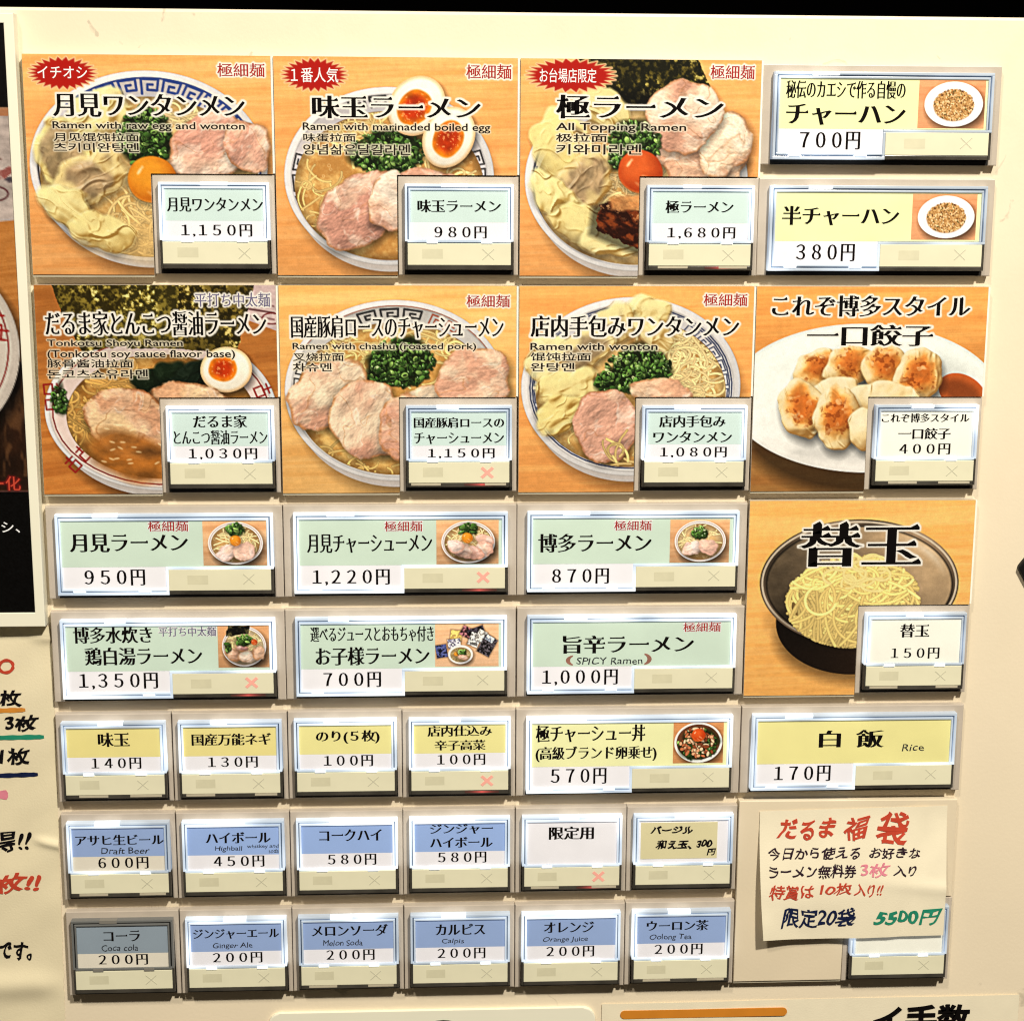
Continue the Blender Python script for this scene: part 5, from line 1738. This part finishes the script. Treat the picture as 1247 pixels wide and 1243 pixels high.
surf_grid('sheet', np.linspace(0, 1, 44), np.linspace(0, 1, 34), note_fn, 'paper_cream', note)
for s, ink, x0, y0, x1, y1 in (
        ('だるま', 'red', 13.9, 4.8, 35.6, 13.2), ('福', 'red', 38.2, 4.2, 48.0, 13.6), ('袋', 'red', 50.0, 2.9, 62.2, 15.3),
        ('今日から使える', 'plum', 10.9, 15.6, 44.5, 20.2), ('お好きな', 'plum', 47.7, 16.0, 66.4, 20.4), ('ラーメン無料券', 'plum', 11.4, 21.7, 43.2, 27.2),
        ('3枚', 'pink', 44.6, 21.6, 55.6, 27.1), ('入り', 'plum', 56.5, 22.6, 65.1, 26.8), ('特賞は', 'red', 11.4, 29.1, 27.9, 35.1), ('10枚', 'red', 29.9, 28.7, 41.6, 33.4),
        ('入り!!', 'red', 42.3, 29.1, 53.1, 34.3), ('限定20袋', 'navy', 16.1, 37.8, 43.5, 45.9), ('5500円', 'green', 50.0, 38.9, 75.3, 45.5)):
    surf_lettering('handwriting', s, ('stroke' if s in '福袋' else 'brush') if (ink in ('red', 'green') and y1 - y0 > 6.05) else 'marker', 'ink_marker_' + ink, x0, y0, x1, y1, note_z, note, 0.2)

# taped sheet at the left of the buttons
sheet = empty('taped_notice', 0, 0)
tag(sheet, 'yellowed handwritten notice with torn taped edge and coloured underlines below the poster', 'notice')


def sheet_z(x, y):
    z = 0.35 + 0.22 * math.sin(y * 0.09 + 0.6) + 0.12 * math.sin(y * 0.31 + x * 0.2)
    z += 1.5 * math.exp(-((y - 322) / 5.0) ** 2) * smooth((2 - x) / 14)
    z += 0.9 * math.exp(-((y - 268 - 0.25 * (x + 6)) / 1.6) ** 2) * smooth((x + 12) / 6)
    z += 0.8 * math.exp(-((y - 193) / 2.0) ** 2) * smooth((x + 10) / 8)
    return max(z, 0.12)


rs = random.Random(9)
EDGE = [rs.uniform(-0.5, 0.5) for _ in range(400)]


def sheet_edge(y):
    k = (y - 185) * 1.6
    i = int(max(0, min(398, k)))
    f = k - i
    return -0.7 - 0.016 * max(0, y - 215) + (EDGE[i] * (1 - f) + EDGE[i + 1] * f) * (0.55 if y > 290 or y < 200 else 0.25)


def sheet_fn(u, v):
    y = 189.2 + v * 200.0
    x = -70 + (sheet_edge(y) + 70) * (1 - (1 - u) ** 1.6)
    return x, y, sheet_z(x, y)


surf_grid('sheet', np.linspace(0, 1, 40), np.linspace(0, 1, 260), sheet_fn, 'paper_kraft', sheet)
for s, ink, x0, y0, x1, y1 in (('枚', 'black', -19.2, 211.6, -11.5, 217.7), ('3枚', 'black', -18.0, 220.6, -6.0, 226.9), ('1枚', 'black', -20.9, 232.6, -9.8, 239.0),
                               ('得!!', 'black', -25.4, 263.5, -10.9, 271.9), ('枚!!', 'red', -24.6, 278.9, -8.3, 287.1), ('です。', 'black', -24.4, 305.3, -13.2, 312.7)):
    surf_lettering('handwriting', s, 'marker' if '得' in s else 'brush', 'ink_marker_' + ink, x0, y0, x1, y1, sheet_z, sheet, 0.2)


def stroke(name, pts, w, mat, zf, parent, lift=0.16):
    bm = bmesh.new()
    L, Rr = [], []
    for i, (x, y) in enumerate(pts):
        xa, ya = pts[max(0, i - 1)]
        xb, yb = pts[min(len(pts) - 1, i + 1)]
        dx, dy = xb - xa, yb - ya
        q = math.hypot(dx, dy) or 1
        ww = w * (0.55 if i in (0, len(pts) - 1) else 1.0) * (1 + 0.12 * math.sin(i * 1.7))
        nx, ny = -dy / q * ww, dx / q * ww
        for lst, s_ in ((L, 1), (Rr, -1)):
            px, py = x + s_ * nx, y + s_ * ny
            lst.append(bm.verts.new(Vector((px * MM, -(zf(px, py) + lift) * MM, -py * MM))))
    for i in range(len(pts) - 1):
        bm.faces.new((L[i], L[i + 1], Rr[i + 1], Rr[i]))
    return mesh_obj(name, bm, mat, parent)


for ink, y, x1 in (('orange', 218.8, -10.6), ('green', 228.7, -4.7), ('navy', 242.6, -7.6)):
    stroke('underline', [(-40 + (x1 + 40) * t, y + 0.6 - 0.6 * t) for t in np.linspace(0, 1, 24)], 0.85, 'ink_marker_' + ink, sheet_z, sheet)
stroke('ring_mark', [(-16.4 + 2.4 * math.cos(t), 203.2 + 2.2 * math.sin(t) - 0.25 * math.cos(t)) for t in np.linspace(0, 6.4, 22)], 0.55, 'ink_marker_red', sheet_z, sheet)
stroke('dot_mark', [(-20.8 + 2.6 * math.sin(t), 250.0) for t in np.linspace(-1.2, 1.2, 7)], 1.6, 'ink_marker_pink', sheet_z, sheet)

# framed poster above it
poster = empty('framed_poster', 0, 0)
tag(poster, 'white framed dark poster with part of a ramen bowl photo and red lettering', 'poster')
Z = 3.0
bm = bmesh.new()
ring(bm, (-70, -13.3, -1.25, 187.9), (-66, -10.2, -4.45, 183.0), 0.0, Z + 2.0, 0.25)
mesh_obj('frame', bm, 'frame_white', poster)
boxes('backing', [(-66, -10.2, -4.45, 183.0, 0.0, Z + 1.4)], 'poster_black', poster)


def pic_poster(p):
    p.C[...] = rgb(14, 10, 8)
    top = p.mask(-(p.Y - 16.0)) * p.mask(p.Y - 140.8)
    n = fbm(p.X * 0.04, p.Y * 0.8 + 0.1 * p.X, 3, 4)
    p.put(top, (rgb(176, 108, 44) * (1 - n[..., None]) + rgb(214, 146, 76) * n[..., None]))
    paper = top * p.mask(p.Y - 51.0 + 0.1 * p.X)
    q = fbm(p.X * 0.18, p.Y * 0.3, 6, 4)
    p.put(paper, rgb(190, 172, 158) * (0.75 + 0.5 * q)[..., None])
    p.put(paper * p.mask(p.Y - 18.5), rgb(176, 120, 80))
    for k, (y, t, c) in enumerate(((30, 1.6, (120, 92, 84)), (36, 1.6, (150, 80, 70)), (40, 1.2, (70, 60, 66)))):
        p.put(p.mask(np.abs(p.Y - y - 1.2 * np.sin(p.X * 0.7 + k)) - t) * S(q, 0.42, 0.6) * paper * 0.9, rgb(*c))
    p.put(p.mask(np.abs(p.ell(-11, 43, 5, 2.4)) - 0.3) * paper, rgb(110, 60, 60))
    dark = p.mask(-(p.Y - 99 - 0.3 * p.X)) * top
    p.put(dark, rgb(52, 30, 16) * (0.6 + 0.9 * fbm(p.X * 0.2, p.Y * 0.12, 12, 3))[..., None])
    sm = S(fbm(p.X * 0.25, p.Y * 0.08, 17, 3), 0.55, 0.66) * p.mask(p.Y - 136) * dark
    p.put(sm * 0.45, rgb(150, 104, 62))
    d = p.ell(-41, 93, 36.0, 34.0)
    p.shadow(p.ell(-40, 96, 37, 34.5), 0.35, 4.0)
    p.put(p.mask(d), rgb(226, 210, 190) * (0.95 - 0.1 * S(d, -2, 0))[..., None])
    p.mul(np.clip(1 - np.abs(d + 2.0) / 0.8, 0, 1) * 0.4, 0.85)
    p.put(p.mask(np.abs(p.ell(-41.4, 92, 34.6, 32.4) + 1.8) - 0.28), rgb(150, 34, 28))
    for (mx, my) in ((-10.2, 83), (-9.0, 88)):
        p.curve([(mx - 2.5, my - 1), (mx + 0.6, my - 0.6)], 0.4, rgb(176, 40, 32), 0.95, 1)
        p.curve([(mx - 1.4, my - 2.2), (mx - 1.9, my + 2.0)], 0.4, rgb(176, 40, 32), 0.95, 1)
        p.curve([(mx - 3.4, my + 2.0), (mx - 0.4, my + 2.4)], 0.4, rgb(176, 40, 32), 0.95, 1)
    low = p.mask(-(p.Y - 141.2))
    p.put(low, rgb(10, 8, 7))
    p.put(p.mask(np.abs(p.Y - 141.0) - 0.15), rgb(110, 70, 60))


p = Pic(-60.0, -10.15, -4.5, 182.95, 2.6)
pic_poster(p)
p.finish(0.5, 0.2)
p.halo('ー化', 'heavy', -17.0, 135.9, -7.0, 140.8, 0.35, (120, 20, 20))
p.build('photo_print', 'print_gloss', poster, Z + 1.45)
lettering('lettering', 'ー化', 'badge', 'ink_marker_red', -17.0, 135.9, -7.0, 140.8, Z + 1.55, poster)
lettering('lettering', 'シ、', 'badge', 'ink_white', -14.2, 151.5, -8.0, 155.2, Z + 1.55, poster)

# lower edge: white coin plate, information sheet; right edge: black fitting
plate = empty('coin_slot_plate', 0, 0)
tag(plate, 'white plate with rounded corners and a round dark opening', 'plate')
bm = bmesh.new()
pts = []
for cx, cy, a0 in ((185.4, 339.3, -90), (185.4, 395, 0), (75, 395, 90), (75, 339.3, 180)):
    pts += [(cx + 4.5 * math.cos(math.radians(a0 + k * 15)), cy + 4.5 * math.sin(math.radians(a0 + k * 15))) for k in range(7)]
poly_prism(bm, pts, 0.0, 1.4, 0.4)
mesh_obj('face', bm, 'frame_white', plate)
bm = bmesh.new()
poly_prism(bm, [(134 + 13 * math.cos(t), 351.0 + 12.5 * math.sin(t)) for t in np.linspace(0, 6.283, 41)[:-1]], 1.2, 1.7, 0.2)
mesh_obj('opening_ring', bm, 'black_plastic', plate)

info = empty('information_sheet', 0, 0)
tag(info, 'white printed sheet with an orange bar and heavy black characters', 'sheet')
surf_grid('sheet', np.linspace(0, 1, 20), np.linspace(0, 1, 12),
          lambda u, v: (192.4 + u * 156, 333.9 - 0.6 * u + v * 70, 0.3 + 0.25 * math.sin(u * 9) * (1 - v) + 0.15), 'paper_cream', info)
bm = bmesh.new()
q = [(200.8 + 1.6 * math.cos(t), 338.2 + 1.6 * math.sin(t)) for t in np.linspace(math.pi / 2, math.pi * 1.5, 9)]
q += [(259.6 + 1.6 * math.cos(t), 338.2 + 1.6 * math.sin(t)) for t in np.linspace(-math.pi / 2, math.pi / 2, 9)]
poly_prism(bm, q, 0.5, 0.85)
mesh_obj('orange_bar', bm, 'orange_bar', info)
lettering('lettering', 'イ手数', 'heavy', 'ink_black', 293.5, 336.4, 330.5, 348.5, 0.95, info)

bm = bmesh.new()
poly_prism(bm, [(336.9, 170.6), (337.1, 169.7), (341.5, 163.8), (352, 170), (346, 182), (341.0, 177.6)], 0.0, 2.0, 0.5)
k = mesh_obj('lock_fitting', bm, 'black_plastic')
k.location = P(0, 0, -3)
tag(k, 'black angular plastic fitting on the bare cream panel beside the noodle card', 'fitting')
